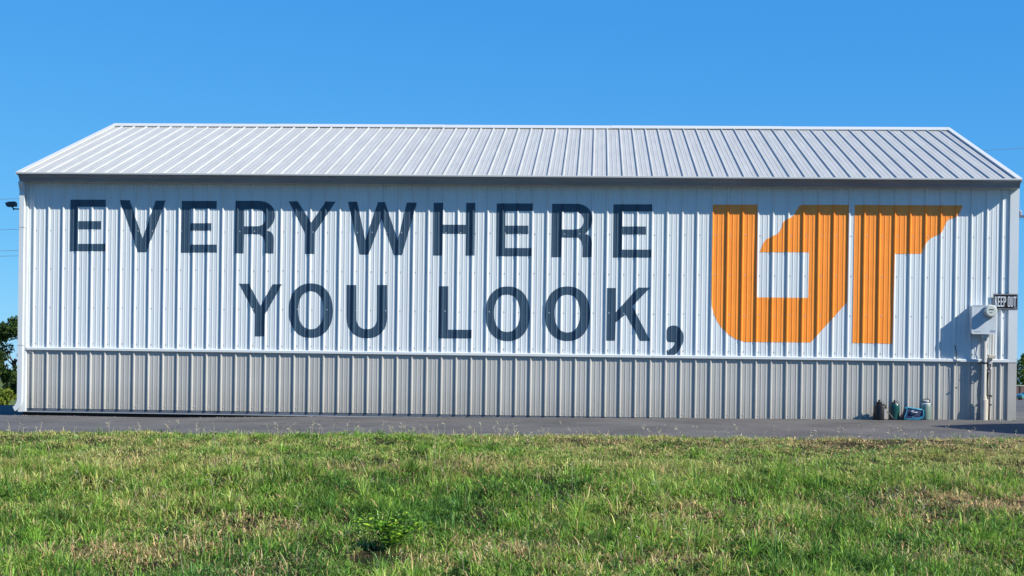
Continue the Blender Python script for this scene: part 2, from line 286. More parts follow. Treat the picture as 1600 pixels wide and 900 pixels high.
xs = np.unique(np.concatenate([np.linspace(-900,-40,12), np.linspace(-40,-6,10), np.arange(-6,22.01,.2), np.linspace(22,60,10), np.linspace(60,1000,12)]))
ys = np.unique(np.concatenate([np.linspace(-300,-30,8), np.linspace(-30,-14,9), np.arange(-14,-4.0,.2)]))
def zg(X, Y):
    return H(X, Y)
ys2 = np.append(ys[ys < -4.25], [-4.2, -3.7])
def zsoil(X, Y):
    Z = H(X, Y); return Z - np.where(Y > -3.8, .12, 0) - np.where((Y > -4.3) & (Y < -3.8), .045*np.clip((X-6)/3, .3, 1), 0)+ np.where(Y < -4.3, .012, 0)
sheet('grass_verge', xs, ys2, zsoil, M_SOIL)
ysb = np.unique(np.concatenate([[-4.4,-3.0,0,5,10,20,30,45], np.linspace(60,300,9), [450,900,1500]]))
sheet('meadow', xs, ysb, lambda X, Y: H(X, Y)-.07, M_FIELD)

# asphalt apron: follows the ragged grass edge in front, wide yard to the right and behind
def asphalt():
    xs_ = np.unique(np.concatenate([np.linspace(-60,-4,15), np.arange(-4,20.01,.12), np.linspace(20,110,18)]))
    rows = []
    back = np.interp(xs_, [-60,-3,0,15,17,110], [9.5,10.2,10.5,14,196,198])
    for k, t_ in enumerate(np.concatenate([np.linspace(0, .06, 12), np.linspace(.08, .3, 9), np.linspace(.36, 1, 10)])):
        y = edge_y(xs_)+(back-edge_y(xs_))*t_
        z = H(xs_, y)+(.012 if k > 0 else -.05)+.006*np.sin(xs_*2.1)*np.sin(y*1.7)
        if k == 0: y = y+.05
        rows.append(np.stack([xs_, y, z], 1))
    v = np.concatenate(rows); nx = len(xs_); ny = len(rows)
    f = [(j*nx+i, j*nx+i+1, (j+1)*nx+i+1, (j+1)*nx+i) for j in range(ny-1) for i in range(nx-1)]
    me = bpy.data.meshes.new('pavement'); me.from_pydata(v.tolist(), [], f); me.materials.append(M_ASPH); me.shade_smooth()
    tag(link('pavement', me), kind='structure')
asphalt()

M_GUTTERL = mat('dull_galvanised', (.34,.36,.39), .45, noise=.2, nscale=3)
# ---------------------------------------------------------------- corrugated steel sheets
P = .22704; RX = .243; LEN = 15.225; X0 = .036
RH = .0210
def ribs(n0=-2, n1=68):
    bp = []
    for n in range(n0, n1):
        c = RX+n*P
        bp += [(c-.021, 0), (c-.0065, RH), (c+.0065, RH), (c+.021, 0)]
        for q in (c+P*.345, c+P*.655):
            bp += [(q-.011, 0), (q-.005, .0034), (q+.005, .0034), (q+.011, 0)]
    return bp
PROF = ribs(); PXS = np.array([p[0] for p in PROF]); PHS = np.array([p[1] for p in PROF])
def prof(x): return float(np.interp(x, PXS, PHS))
def sheet_between(xa, xb):
    xs_ = [xa]+[p for p in PXS if xa+1e-5 < p < xb-1e-5]+[xb]
    return [(x, prof(x)) for x in xs_]
SEAMS = [X0]+[RX+(4*k+3)*P+.0066 for k in range(0, 16)]+[LEN]
SEAMS = [s for i, s in enumerate(SEAMS) if i == 0 or s <= LEN]

barn = empty('metal_building', (7.62, 2.2, 0), 'long white ribbed steel building with painted lettering and orange monogram on its wall', 'building')
barn.location = (0, 0, 0)

def wall_sheet(name, xa, xb, z0, z1, m, y=0.0, jig=0.0, end=0.0):
    pr = sheet_between(xa, xb); v = []; f = []; n = len(pr)
    # a real sheet: front skin, folded 1.5 mm returns at the bottom
    for (x, h) in pr: v.append((x, y-h-jig, z0))
    for (x, h) in pr: v.append((x, y-h-jig, z1))
    for (x, h) in pr: v.append((x, y-h-jig+.004, z0))
    for i in range(n-1):
        f.append((i, i+1, n+i+1, n+i)); f.append((2*n+i, 2*n+i+1, i+1, i))
    me = bpy.data.meshes.new(name); me.from_pydata(v, [], f); me.materials.append(m); me.update()
    return link(name, me, barn)
for i in range(len(SEAMS)-1):
    j = .0012 if i % 2 else 0
    wall_sheet('wall_panel', SEAMS[i], SEAMS[i+1], 1.052, 3.70, M_WHITE, jig=j)
for i in range(len(SEAMS)-1):
    j = .0012 if i % 2 else 0
    wall_sheet('wainscot_panel', SEAMS[i], SEAMS[i+1], .108, 1.02, M_STONE, jig=j)
# belt trim in five lengths
bx = [.155, 3.66, 6.66, 9.82, 13.02, LEN-.12]
for i in range(5):
    MB().prism([(.0,1.058),(-.030,1.055),(-.040,1.047),(-.040,1.014),(-.026,1.006),(.0,1.006)], bx[i]+.001, bx[i+1]-.001).build('belt_trim', M_TRIM, barn)
# base trim, foundation
for i in range(5):
    a = .09+i*3.02
    b = MB(); b.prism([(.002,.112),(.002,.064),(-.020,.060),(-.024,.052),(.012,.050),(.014,.112)], a+.0015, min(a+3.02, LEN)-.0015); b.build('base_trim', M_BASE, barn)
    MB().prism([(-.024,.0565),(-.027,.0555),(-.028,.050),(-.0245,.050)], a+.0015, min(a+3.02, LEN)-.0015).build('drip_lip', M_GUTTERL, barn)
MB().box(.08, LEN-.05, .03, 9.0, -.6, .0495).build('foundation', M_FOUND, barn)
# closing boards behind the sheets
W2 = 9.076
MB().box(.06, LEN-.03, .012, .05, .0505, 3.60).build('wall_framing', M_FOUND, barn)

# corner trims
def corner(xa, xb, ya, z0, z1, m, side):
    b = MB()
    if side > 0:
        b.prism([(xa, .0), (xa+.006, -.026), (xb+.012, -.028), (xb+.012, ya), (xb, ya), (xb, .0)], z0, z1, 'z')
    else:
        b.prism([(xa-.012, ya), (xa-.012, -.028), (xb-.008, -.026), (xb, .0), (xa, .0), (xa, ya)], z0, z1, 'z')
    return b.build('corner_trim', m, barn)
corner(LEN-.125, LEN, .12, 1.012, 3.60, M_TRIM, 1)
corner(LEN-.122, LEN-.002, .12, .05, 1.0, M_STONE, 1)
corner(.040, .152, .12, .05, 3.60, M_TRIM, -1)

# screws of the wall
b = MB()
for n in range(66):
    x = RX+n*P+.040
    if x > LEN-.14 or x < .17: continue
    for z in (2.87+.002*n*.1, 2.275, 1.68, 1.12, .165, .60):
        if z == .60: continue
        zz = z+random.uniform(-.006, .006); xx = x+random.uniform(-.004, .004)
        b.lathe([(.0115, 0), (.0115, .002), (.0065, .0025), (.0065, .007)], (xx, -.0005, zz), 6, 'y')
b.build('screws', M_SCREW, barn, kind='stuff')

# ---------------------------------------------------------------- painted letters, laid on the ribs
def clip_strip(poly, xa, xb):
    def cut(pl, x, keep_right):
        out = []
        for i in range(len(pl)):
            a, b_ = pl[i], pl[(i+1) % len(pl)]
            ia = (a[0] >= x) if keep_right else (a[0] <= x); ib = (b_[0] >= x) if keep_right else (b_[0] <= x)
            if ia: out.append(a)
            if ia != ib:
                t_ = (x-a[0])/(b_[0]-a[0]); out.append((x, a[1]+t_*(b_[1]-a[1])))
        return out
    p = cut(poly, xa, True)
    return cut(p, xb, False) if len(p) > 2 else []
def paint(name, contours, m):
    pts = [p for c in contours for p in c]
    tris = tessellate_polygon([[Vector((p[0], p[1], 0)) for p in c] for c in contours])
    v = []; f = []
    for t_ in tris:
        tri = [pts[i] for i in t_]
        ar = (tri[1][0]-tri[0][0])*(tri[2][1]-tri[0][1])-(tri[2][0]-tri[0][0])*(tri[1][1]-tri[0][1])
        if abs(ar) < 1e-9: continue
        if ar < 0: tri = tri[::-1]
        xa, xb = min(p[0] for p in tri), max(p[0] for p in tri)
        cuts = [xa]+[q for q in PXS if xa+1e-6 < q < xb-1e-6]+[xb]
        for k in range(len(cuts)-1):
            pl = clip_strip(tri, cuts[k], cuts[k+1])
            if len(pl) < 3: continue
            b0 = len(v)
            mid = (cuts[k]+cuts[k+1])/2; sl_ = (prof(mid+1e-4)-prof(mid-1e-4))/2e-4
            for (x, z) in pl: v.append((x, -prof(x)-.0026-.0006*abs(sl_), z))
            f.append(tuple(range(b0, len(v))))
    me = bpy.data.meshes.new(name); me.from_pydata(v, [], f); me.materials.append(m); me.update()
    o = link(name, me, barn); return o
WORDS = {'E': 'letter E', 'V': 'letter V', 'R': 'letter R', 'Y': 'letter Y', 'W': 'letter W', 'H': 'letter H', 'O': 'letter O', 'U': 'letter U', 'L': 'letter L', 'K': 'letter K', ',': 'comma'}
for (g, cs) in GLYPHS:
    if g.endswith('logo'):
        paint('painted_monogram_letter', cs, M_ORANGE)['label'] = 'large orange painted block letter '+g[0]
    else:
        paint('painted_letter' if g != ',' else 'painted_comma', cs, M_NAVY)['label'] = 'dark blue painted '+WORDS[g]

# ---------------------------------------------------------------- roof
EY, EZ, RY, RZ = -.205, 3.712, 4.538, 5.262
sl_ = math.atan2(RZ-EZ, RY-EY); SN = Vector((0, -math.sin(sl_), math.cos(sl_)))
def roof_sheet(xa, xb, jig, front=True):
    pr = sheet_between(xa, xb); v = []; n = len(pr); rows = []
    L_ = [(EY, EZ), (RY-.02, RZ-.02*math.tan(sl_))]
    for (y, z) in L_:
        for (x, h) in pr:
            yy = y+SN.y*(h+jig); zz = z+SN.z*(h+jig)
            if not front: yy = 2*RY-yy
            v.append((x, yy, zz))
    for (x, h) in pr:   # eave hem
        yy = EY; zz = EZ-.006
        v.append((x, yy if front else 2*RY-yy, zz))
    f = []
    for i in range(n-1):
        f.append((i, i+1, n+i+1, n+i))
        if pr[i][1] < .01 and pr[i+1][1] < .01: f.append((2*n+i, 2*n+i+1, i+1, i))
    me = bpy.data.meshes.new('roof_panel'); me.from_pydata(v, [], f); me.materials.append(M_ROOF); me.update()
    return link('roof_panel', me, barn)
for fr in (True, False):
    for i in range(len(SEAMS)-1):
        roof_sheet(SEAMS[i], SEAMS[i+1], .0012 if i % 2 else 0, fr)
# roof screws along the purlins
b = MB()
for k in range(8):
    d_ = .12+k*.64; yy = EY+d_*math.cos(sl_); zz = EZ+d_*math.sin(sl_)
    if yy > RY-.3: break
    for n in range(66):
        x = RX+n*P+.042
        c = Vector((x+random.uniform(-.004,.004), yy, zz))+SN*.0022
        u_ = Vector((1,0,0)); w_ = Vector((0, math.cos(sl_), math.sin(sl_)))
        vs = [c+(u_*math.cos(a)+w_*math.sin(a))*.0085 for a in [q*math.pi/3 for q in range(6)]]+[c+SN*.007]
        b.add(vs, [(q, (q+1) % 6, 6) for q in range(6)])
b.build('roof_screws', M_SCREW, barn, kind='stuff', fix=False)
# foam closure under the ridge cap
b = MB()
for s_ in (1, -1):
    for n in range(67):
        xa = RX+(n-1)*P+.024; xb = RX+n*P-.024
        if xa < 0.08 or xb > LEN-.06: continue
        y = RY-s_*.21; z = RZ-.21*math.tan(sl_)
        b.box(xa, xb, y-.008, y+.008, z, z+.016)
b.build('ridge_closure', M_BLACK, barn, kind='stuff')
# ridge cap in five laps
rc = [.022, 3.05, 6.1, 9.17, 12.2, LEN-.002]
for i in range(5):
    w = .27; t_ = .0262+(.003 if i % 2 else 0); tn = math.tan(sl_)
    pl = [(RY-w, RZ-w*tn+t_-.012), (RY-w-.004, RZ-w*tn+t_), (RY-.03, RZ-.03*tn+t_+.004), (RY, RZ+t_+.004), (RY+.03, RZ-.03*tn+t_+.004), (RY+w+.004, RZ-w*tn+t_), (RY+w, RZ-w*tn+t_-.012), (RY, RZ+t_-.010)]
    MB().prism(pl, rc[i], rc[i+1]+(.04 if i % 2 else -.0)).build('ridge_cap', M_RIDGE, barn)
# rake trims
for (xa, xb) in ((.018, .110), (LEN-.080, LEN+.003)):
    for s_ in (1, -1):
        def q(y, o): return (RY-s_*(RY-y), EZ+(y-EY)*math.tan(sl_)+o)
        b = MB(); v = []
        for (y, dp) in ((EY-.005, -.018), (-.03, -.03), (.0, -.13), (RY-.002, -.13)):
            for (x, o) in ((xa, dp), (xa, .030), (xb, .030), (xb, .012)) if xa < 1 else ((xb, dp), (xb, .030), (xa, .030), (xa, .012)):
                yy, zz = q(y, o); v.append((x, yy, zz))
            for (x, o) in ((xb, .008), (xa+.004, .010), (xa+.004, dp)) if xa < 1 else ((xa, .008), (xb-.004, .010), (xb-.004, dp)):
                yy, zz = q(y, o); v.append((x, yy, zz))
        n = 7; f = [(k*n+i, k*n+(i+1) % n, (k+1)*n+(i+1) % n, (k+1)*n+i) for k in range(3) for i in range(n)]+[tuple(range(n)), tuple(range(4*n-1, 3*n-1, -1))]
        b.add(v, f).build('rake_trim', M_RIDGE, barn)
# gutter: front face leans outward towards its lip
def gutter(s_):
    pr = [(-.09,3.706), (-.09,3.602), (-.150,3.598), (-.175,3.602), (-.192,3.620), (-.208,3.650), (-.236,3.676), (-.275,3.688), (-.281,3.697), (-.277,3.7005), (-.262,3.694), (-.225,3.680), (-.198,3.652), (-.178,3.612), (-.100,3.608), (-.094,3.706)]
    b = MB(); pr2 = [(y if s_ > 0 else 2*RY-y, z) for (y, z) in pr]
    b.prism(pr2, .068, LEN-.028)
    for x in (.068, LEN-.028):   # end caps
        c = [(y if s_ > 0 else 2*RY-y, z) for (y, z) in pr[:9]]
        b.prism(c, x, x+.002 if x > 1 else x-.002)
    return b.build('gutter', M_GUTTER, barn)
gutter(1); gutter(-1)
x_a, x_b = .064, LEN-.024
b = MB().prism([(-.277,3.7012),(-.284,3.7012),(-.287,3.722),(-.276,3.727),(-.206,3.722),(-.206,3.719),(-.275,3.722)], x_a, x_b); b.build('drip_edge', M_RIDGE, barn)
# soffit strip and eave board
MB().box(.045, LEN-.01, -.088, -.002, 3.601, 3.60+.1).build('fascia', M_TRIM, barn)
b = MB()
for n in range(65): b.box(RX+n*P-.012, RX+n*P+.012, EY+.004, EY+.02, EZ+.001, EZ+.0195)  # black blocks stand in for the shade inside the open rib ends
b.build('rib_end_shade', M_BLACK, barn, kind='stuff')

# downspout with kick-out elbow at the left corner
ds = MB()
def rect_tube(b, pts, w, d):
    v = []; n = len(pts)
    for (x, y, z, ax, az) in pts:   # ax, az: half-width direction in the x-z plane
        for (i, j) in ((-1,-1), (1,-1), (1,1), (-1,1)):
            v.append((x+i*w/2*ax, y+j*d/2, z+i*w/2*az))
    f = [(k*4+i, k*4+(i+1) % 4, (k+1)*4+(i+1) % 4, (k+1)*4+i) for k in range(n-1) for i in range(4)]
    b.add(v, f)
px_ = .078
pts = [(px_, -.135, 3.60, 1, 0), (px_, -.135, 3.57, 1, 0), (px_, -.078, 3.46, 1, 0), (px_, -.078, .25, 1, 0)]
for a in range(1, 7):
    t_ = a/6*R(62); pts.append((px_-.16*(1-math.cos(t_)), -.078, .25-.18*math.sin(t_), math.cos(t_), -math.sin(t_)*-1))
rect_tube(ds, [(x, y, z, ax, -az if az else 0) for (x, y, z, ax, az) in pts], .074, .066)
dso = ds.build('downspout', M_TRIM, barn, fix=True)
for z in (2.90, 1.08):
    MB().box(px_-.044, px_+.044, -.1135, -.043, z-.006, z+.006).build('strap', M_SCREW, dso)

# gable walls and back wall (unseen from the front, sheeted alike)
def gable(x, s_):
    n = 40; b = MB(); ys_ = []; c = .10
    pts = [(0.0, 0)]
    k = 0
    while c+k*P < W2-.05:
        q = c+k*P; pts += [(q-.021, 0), (q-.0065, RH), (q+.0065, RH), (q+.021, 0)]; k += 1
    pts.append((W2, 0))
    top = lambda y: EZ-.03+((y if y < RY else 2*RY-y)-EY)*math.tan(sl_)
    if RY not in [p[0] for p in pts]:
        pts.append((RY, 0 if all(abs(RY-(c+k*P)) > .022 for k in range(60)) else RH)); pts.sort()
    return pts, top
for (x, s_) in ((.037, -1), (LEN-.004, 1)):
    pts, top = gable(x, s_)
    cuts = [0]+[i for i, p in enumerate(pts) if p[1] == 0 and 0 < i < len(pts)-1 and (i-1) % 16 == 0]+[len(pts)-1]
    for a, c in zip(cuts[:-1], cuts[1:]):
        seg = pts[a:c+1]; n = len(seg)
        for nm, z0, z1, m in (('wainscot_panel', .108, 1.02, M_STONE), ('wall_panel', 1.03, None, M_WHITE)):
            v = [(x+s_*h, y, z0) for y, h in seg]+[(x+s_*h, y, z1 if z1 else top(y)) for y, h in seg]
            me = bpy.data.meshes.new(nm); me.from_pydata(v, [], [(i, i+1, n+i+1, n+i) for i in range(n-1)]); me.materials.append(m); link(nm, me, barn)
    MB().box(x+s_*.0215, x+s_*.032, .121, W2-.13, 1.012, 1.05).build('belt_trim', M_TRIM, barn)
for i in range(len(SEAMS)-1):
    pr = sheet_between(SEAMS[i], SEAMS[i+1]); n = len(pr)
    for nm, z0, z1, m in (('wainscot_panel', .108, 1.02, M_STONE), ('wall_panel', 1.03, 3.60, M_WHITE)):
        v = [(x, W2+h, z0) for x, h in pr]+[(x, W2+h, z1) for x, h in pr]
        me = bpy.data.meshes.new(nm); me.from_pydata(v, [], [(k, k+1, n+k+1, n+k) for k in range(n-1)]); me.materials.append(m); link(nm, me, barn)
# ---------------------------------------------------------------- electric meter on the right end of the wall
mt = empty('electric_meter', (14.70, -.0235, 1.428), 'grey electric meter box with round dial, fixed to the wall under the sign', 'electric meter')
def at(o, ox): o.location = (0, 0, 0); return o
def sub(b, name, m, parent, loc, smooth=False, label=None, kind=None):
    L_ = Vector(loc); b.v = [tuple(Vector(v)-L_) for v in b.v]
    return b.build(name, m, parent, smooth, kind, label)
OM = (14.70, -.0235, 1.428)
x0, x1, z0, z1 = 14.527, 14.878, 1.428, 1.852
b = MB(); b.box(x0, x1, -.186, -.022, z0+.006, z1-.004, .006)
bx_ = sub(b, 'meter_box', M_BOX, mt, OM)
b = MB(); b.box(x0-.004, x1+.004, -.199, -.1868, z0, z1+.002, .004); b.box(x0-.006, x0+.006, -.204, -.1995, z0, z1)
b.box(x0-.006, x1+.006, -.203, -.1995, z1-.008, z1+.004); b.box(x0, x1+.004, -.204, -.1995, z0-.004, z0+.010)
sub(b, 'box_cover', M_BOX, mt, OM)
b = MB(); b.box(14.795, 14.868, -.2010, -.1995, 1.455, 1.485); b.box(14.565, 14.645, -.2006, -.1995, 1.455, 1.467)
sub(b, 'rating_label', mat('faded_print', (.30,.34,.38), .5, noise=.5, nscale=120), mt, OM)
M_DIAL = mat('meter_glass', (.56,.57,.50), .16, noise=.12, nscale=14, coat=.6)
mc = (14.781, -.1995, 1.765)
b = MB(); b.lathe([(.098,0),(.100,.02),(.094,.024),(.094,.034)], mc, 32, 'y'); rim = sub(b, 'meter_ring', M_SCREW, mt, OM, True)
b = MB(); b.lathe([(.088,.034),(.089,.09),(.084,.106),(.074,.113),(.0,.115)][:4], mc, 32, 'y'); dial = sub(b, 'dial', M_DIAL, mt, OM, True)
b = MB(); b.box(mc[0]-.040, mc[0]+.030, mc[1]-.1155, mc[1]-.1135, mc[2]+.012, mc[2]+.026); b.box(mc[0]-.030, mc[0]+.012, mc[1]-.1155, mc[1]-.1135, mc[2]-.028, mc[2]-.020)
sub(b, 'display', M_BLACK, dial, OM)
# service riser and its wider sleeve
b = MB().tube([(14.735,-.112,1.425),(14.735,-.112,.47)], .036, 16); sub(b, 'service_pipe', M_PVCW, mt, OM, True)
b = MB().tube([(14.735,-.112,.50),(14.735,-.112,.455),(14.742,-.112,.45),(14.742,-.112,.10)], [.048,.050,.056,.056], 16); sub(b, 'pipe_sleeve', M_PVC, mt, OM, True)
b = MB(); b.lathe([(.040,0),(.042,.002),(.042,.022),(.040,.024)], (14.735,-.112,.985), 16); b.box(14.64, 14.695, -.114, -.108, .990, 1.004); b.box(14.775, 14.80, -.114, -.108, .990, 1.004)
sub(b, 'pipe_clamp', M_BLACK, mt, OM, True)
b = MB().lathe([(.046,0),(.048,.004),(.048,.05),(.044,.055)], (14.735,-.112,1.37), 16); sub(b, 'pipe_collar', M_BOX, mt, OM, True)
# second thin conduit with a small junction box, ground and telephone cables
b = MB().tube([(14.862,-.062,1.425),(14.862,-.062,1.115)], .0145, 10); b.tube([(14.852,-.062,1.07),(14.850,-.062,.70),(14.846,-.062,.11)], .0135, 10); sub(b, 'thin_conduit', M_PVCW, mt, OM, True)
b = MB().box(14.808, 14.905, -.105, -.022, 1.068, 1.117, .006); sub(b, 'junction_box', M_PVC, mt, OM)
b = MB().tube([(14.845,-.05,.52),(14.838,-.045,.35),(14.830,-.045,.12)], .010, 8); b.box(14.825,14.868,-.085,-.022,.500,.518); b.box(14.83,14.865,-.085,-.022,.372,.385)
sub(b, 'conduit_strap', M_BLACK, mt, OM)
b = MB(); rr = random.Random(4)
for k in range(5):
    ph = rr.uniform(0, 6); cx_ = 14.80+rr.uniform(-.01,.015); cz_ = .925+rr.uniform(-.035,.035); ra = rr.uniform(.030,.050)
    b.tube([(cx_+ra*.75*math.cos(a*.55+ph), -.05-.012*k+.008*math.sin(a), cz_+ra*1.25*math.sin(a*.55+ph)) for a in range(13)], .0055, 6)
b.tube([(14.815,-.05,.90),(14.80,-.055,.70),(14.812,-.05,.52),(14.797,-.055,.33),(14.806,-.05,.12)], .0085, 6)
b.tube([(14.80,-.04,.88),(14.785,-.05,.62),(14.795,-.045,.40),(14.775,-.05,.26),(14.790,-.06,.12)], .007, 6)
b.tube([(14.775,-.05,1.42),(14.783,-.07,1.25),(14.772,-.045,1.10),(14.79,-.06,.98)], .006, 6)
sub(b, 'cable', M_CABLE, mt, OM, True)
b = MB()
for k in range(7):
    b.lathe([(.004,0),(.017,.004),(.019,.02),(.008,.028)], (14.815+rr.uniform(-.02,.02), -.07+rr.uniform(-.02,.01), .86+k*.022), 8)
sub(b, 'cable_fitting', M_SCREW, mt, OM, True)

# stub of cable that drops out of the belt trim
ws = empty('cable_stub', (14.333,-.03,1.03), 'short curved black cable rising from a white grommet on the belt trim', 'cable')
OS = (14.333,-.03,1.03)
b = MB().tube([(14.332,-.049,1.035),(14.336,-.055,1.10),(14.334,-.056,1.17),(14.322,-.048,1.235),(14.318,-.042,1.262)], .0065, 8); sub(b, 'cable', M_CABLE, ws, OS, True)
b = MB().tube([(14.344,-.049,.99),(14.344,-.045,.72),(14.342,-.045,.12)], .0055, 6); sub(b, 'lower_cable', M_PVCW, ws, OS, True)
b = MB().box(14.345, 14.412, -.058, -.041, 1.018, 1.046, .004); sub(b, 'grommet', M_WHITE, ws, OS)
b = MB().box(14.330, 14.358, -.060, -.0405, .615, .632, .003); sub(b, 'clip', M_BLACK, ws, OS)

# ---------------------------------------------------------------- KEEP OUT sign
sg = empty('warning_sign', (15.05,-.03,1.92), 'small black and white KEEP OUT sign beside the top of the meter box', 'sign')
OG = (15.05,-.03,1.92)
sx0, sx1, sz0, sz1 = 14.872, 15.236, 1.803, 2.036
M_SGB = mat('sign_black', (.006,.007,.012), .55, spec=.25); M_SGW = mat('sign_white', (.55,.57,.60), .4)
b = MB().box(sx0, sx1, -.0325, -.0305, sz0, sz1); sub(b, 'sign_plate', M_SGB, sg, OG)
b = MB(); e = .007; w_ = .0035; yb0, yb1 = -.0338, -.0327
b.box(sx0+e, sx1-e, yb0, yb1, sz1-e-w_, sz1-e); b.box(sx0+e, sx1-e, yb0, yb1, sz0+e, sz0+e+w_)
b.box(sx0+e, sx0+e+w_, yb0, yb1, sz0+e+w_+.0002, sz1-e-w_-.0002); b.box(sx1-e-w_, sx1-e, yb0, yb1, sz0+e+w_+.0002, sz1-e-w_-.0002)
sub(b, 'border', M_SGW, sg, OG)
def condensed(word, xa, xb, z0, z1, gap=.0065):
    n = len(word); w = (xb-xa-gap*(n-1))/n; s = .30*w; b = MB(); ys_ = (-.0340, -.0327)
    def bar(u0, u1, v0, v1): b.box(X+u0, X+u1, ys_[0], ys_[1], z0+v0, z0+v1)
    h = z1-z0; tk = .021
    for i, ch in enumerate(word):
        X = xa+i*(w+gap)
        if ch == 'E': bar(0, s, 0, h); bar(s, w, 0, tk); bar(s, w, h-tk, h); bar(s, w*.86, h/2-tk/2, h/2+tk/2)
        elif ch == 'P': bar(0, s, 0, h); bar(s, w-s*.4, h-tk, h); bar(s, w-s*.4, h*.42, h*.42+tk); bar(w-s, w, h*.42+tk*.5, h-tk*.5)
        elif ch == 'K':
            bar(0, s, 0, h)
            b.prism([(X+s, z0+h*.42), (X+s, z0+h*.62), (X+w-s, z0+h), (X+w, z0+h)], ys_[0], ys_[1], 'y')
            b.prism([(X+s+.002, z0+h*.50), (X+s+.014, z0+h*.62), (X+w, z0), (X+w-s*1.05, z0)], ys_[0]-.0002, ys_[1], 'y')
        elif ch == 'O': bar(0, s, tk*.6, h-tk*.6); bar(w-s, w, tk*.6, h-tk*.6); bar(s*.5, w-s*.5, 0, tk); bar(s*.5, w-s*.5, h-tk, h)
        elif ch == 'U': bar(0, s, tk*.6, h); bar(w-s, w, tk*.6, h); bar(s*.5, w-s*.5, 0, tk)
        elif ch == 'T': bar(w/2-s/2, w/2+s/2, 0, h-tk); bar(0, w, h-tk, h)
    return b
sub(condensed('KEEP', 14.899, 15.062, 1.844, 1.996), 'lettering', M_SGW, sg, OG)
sub(condensed('OUT', 15.088, 15.212, 1.844, 1.996), 'lettering', M_SGW, sg, OG)
b = MB().box(15.185, 15.214, -.0336, -.0327, 1.826, 1.832); sub(b, 'small_print', M_SGW, sg, OG)
b = MB()
for (x, z) in ((sx0+.03, 2.030), (sx1-.03, 2.030), (sx0+.03, 1.809), (sx1-.03, 1.809)): b.lathe([(.004,0),(.004,.002)], (x,-.0325,z), 8, 'y')
sub(b, 'screw', M_SCREW, sg, OG)

# ---------------------------------------------------------------- flood light on the left gable
fl = empty('flood_light', (-.02,.30,3.22), 'small dark flood light on a short arm, under the left end of the eave', 'flood light')
OF = (-.02,.30,3.22)
b = MB(); b.tube([(.032,.30,3.222),(-.115,.30,3.222),(-.205,.30,3.226)], .0095, 8); b.box(-.004,.012,.27,.33,3.19,3.25)
sub(b, 'arm', M_BLACK, fl, OF, True)
b = MB(); b.tube([(-.205,.30,3.205),(-.215,.30,3.235),(-.235,.30,3.262)], .011, 8); sub(b, 'knuckle', M_BLACK, fl, OF, True)
M_LAMP = mat('dark_blue_enamel', (.03,.04,.06), .4)
b = MB(); b.prism([(-.325,3.318),(-.178,3.328),(-.170,3.268),(-.300,3.256)], .24, .36, 'y'); hd = sub(b, 'lamp_head', M_LAMP, fl, OF)
b = MB(); b.prism([(-.312,3.312),(-.300,3.262),(-.303,3.260),(-.3145,3.314)], .25, .35, 'y'); sub(b, 'lens', mat('lamp_glass', (.30,.32,.34), .1), hd, OF)
b = MB()
for k in range(6): b.box(-.29+k*.02, -.286+k*.02, .25, .35, 3.32+.0006*k, 3.334+.0012*k)
sub(b, 'cooling_fin', M_LAMP, hd, OF)

# ---------------------------------------------------------------- jugs and lunch bag along the wall
def gz(x, y): return float(H(x, y))+.011
M_JUGK = mat('black_jug', (.004,.004,.005), .5, bump=.001, bscale=30)
M_JUGT = mat('teal_jug', (.006,.06,.055), .3, noise=.15, nscale=12)
M_MINT = mat('mint_steel', (.12,.18,.15), .45, noise=.08, nscale=12)
M_LIDW = mat('pale_lid', (.42,.45,.45), .35)
M_GRYP = mat('grey_handle_and_sunlit_patch', (.20,.20,.22), .4)  # grey of the jug handle and of its painted sunlit side
X, Y = 13.205, -.16; Z = gz(X, Y)
j = empty('water_jug', (X, Y, Z), 'black water jug with carry strap, leftmost of the bottles by the wall', 'water jug', 'drink jugs standing along the wall')
b = MB().lathe([(.080,0),(.092,.006),(.094,.03),(.094,.19),(.088,.212),(.062,.232),(.048,.238)], (0,0,0), 24); b.build('body', M_JUGK, j, True)
b = MB().lathe([(.046,.236),(.048,.240),(.048,.262),(.030,.268),(.018,.27),(.018,.292),(.012,.295)], (-.018,0,0), 20); b.build('cap', M_BLACK, j, True)
b = MB().tube([(-.03,0,.285),(-.005,-.004,.303),(.030,-.004,.300),(.052,0,.268),(.070,0,.228)], .0055, 8); b.build('handle', M_GRYP, j, True)
b = MB().tube([(.085,-.02,.13),(.125,-.03,.10),(.16,-.04,.055),(.19,-.05,.012),(.235,-.06,.006)], .008, 6); b.tube([(-.09,-.01,.12),(-.112,-.02,.08),(-.112,-.02,.045),(-.096,-.01,.04)], .005, 6); b.build('strap', M_CABLE, j, True)
b = MB(); n = 7  # lighter grey patch paints the sunlit right side of the black jug
v = []; 
for z in (.012, .165):
    for k in range(n+1):
        a = R(-62+k*9); v.append((.0955*math.cos(a)+.0, .0955*math.sin(a), z))
b.add(v, [(k, k+1, n+2+k, n+1+k) for k in range(n)]); b.build('sunlit_patch', M_GRYP, j)
X, Y = 13.420, -.15; Z = gz(X, Y)
j = empty('water_jug', (X, Y, Z), 'teal green water jug with black spout cap, beside the black jug', 'water jug', 'drink jugs standing along the wall')
b = MB().lathe([(.060,0),(.068,.005),(.070,.02),(.066,.07),(.070,.10),(.072,.19),(.071,.222),(.062,.236),(.050,.240)], (0,0,0), 24); b.build('body', M_JUGT, j, True)
b = MB().lathe([(.052,.238),(.054,.242),(.050,.252),(.024,.266),(.016,.270),(.014,.292),(.009,.296)], (-.006,0,0), 20); b.build('cap', M_BLACK, j, True)
b = MB().tube([(.012,0,.262),(.040,0,.286),(.060,0,.268),(.064,0,.236)], .004, 8); b.build('handle', M_JUGT, j, True)
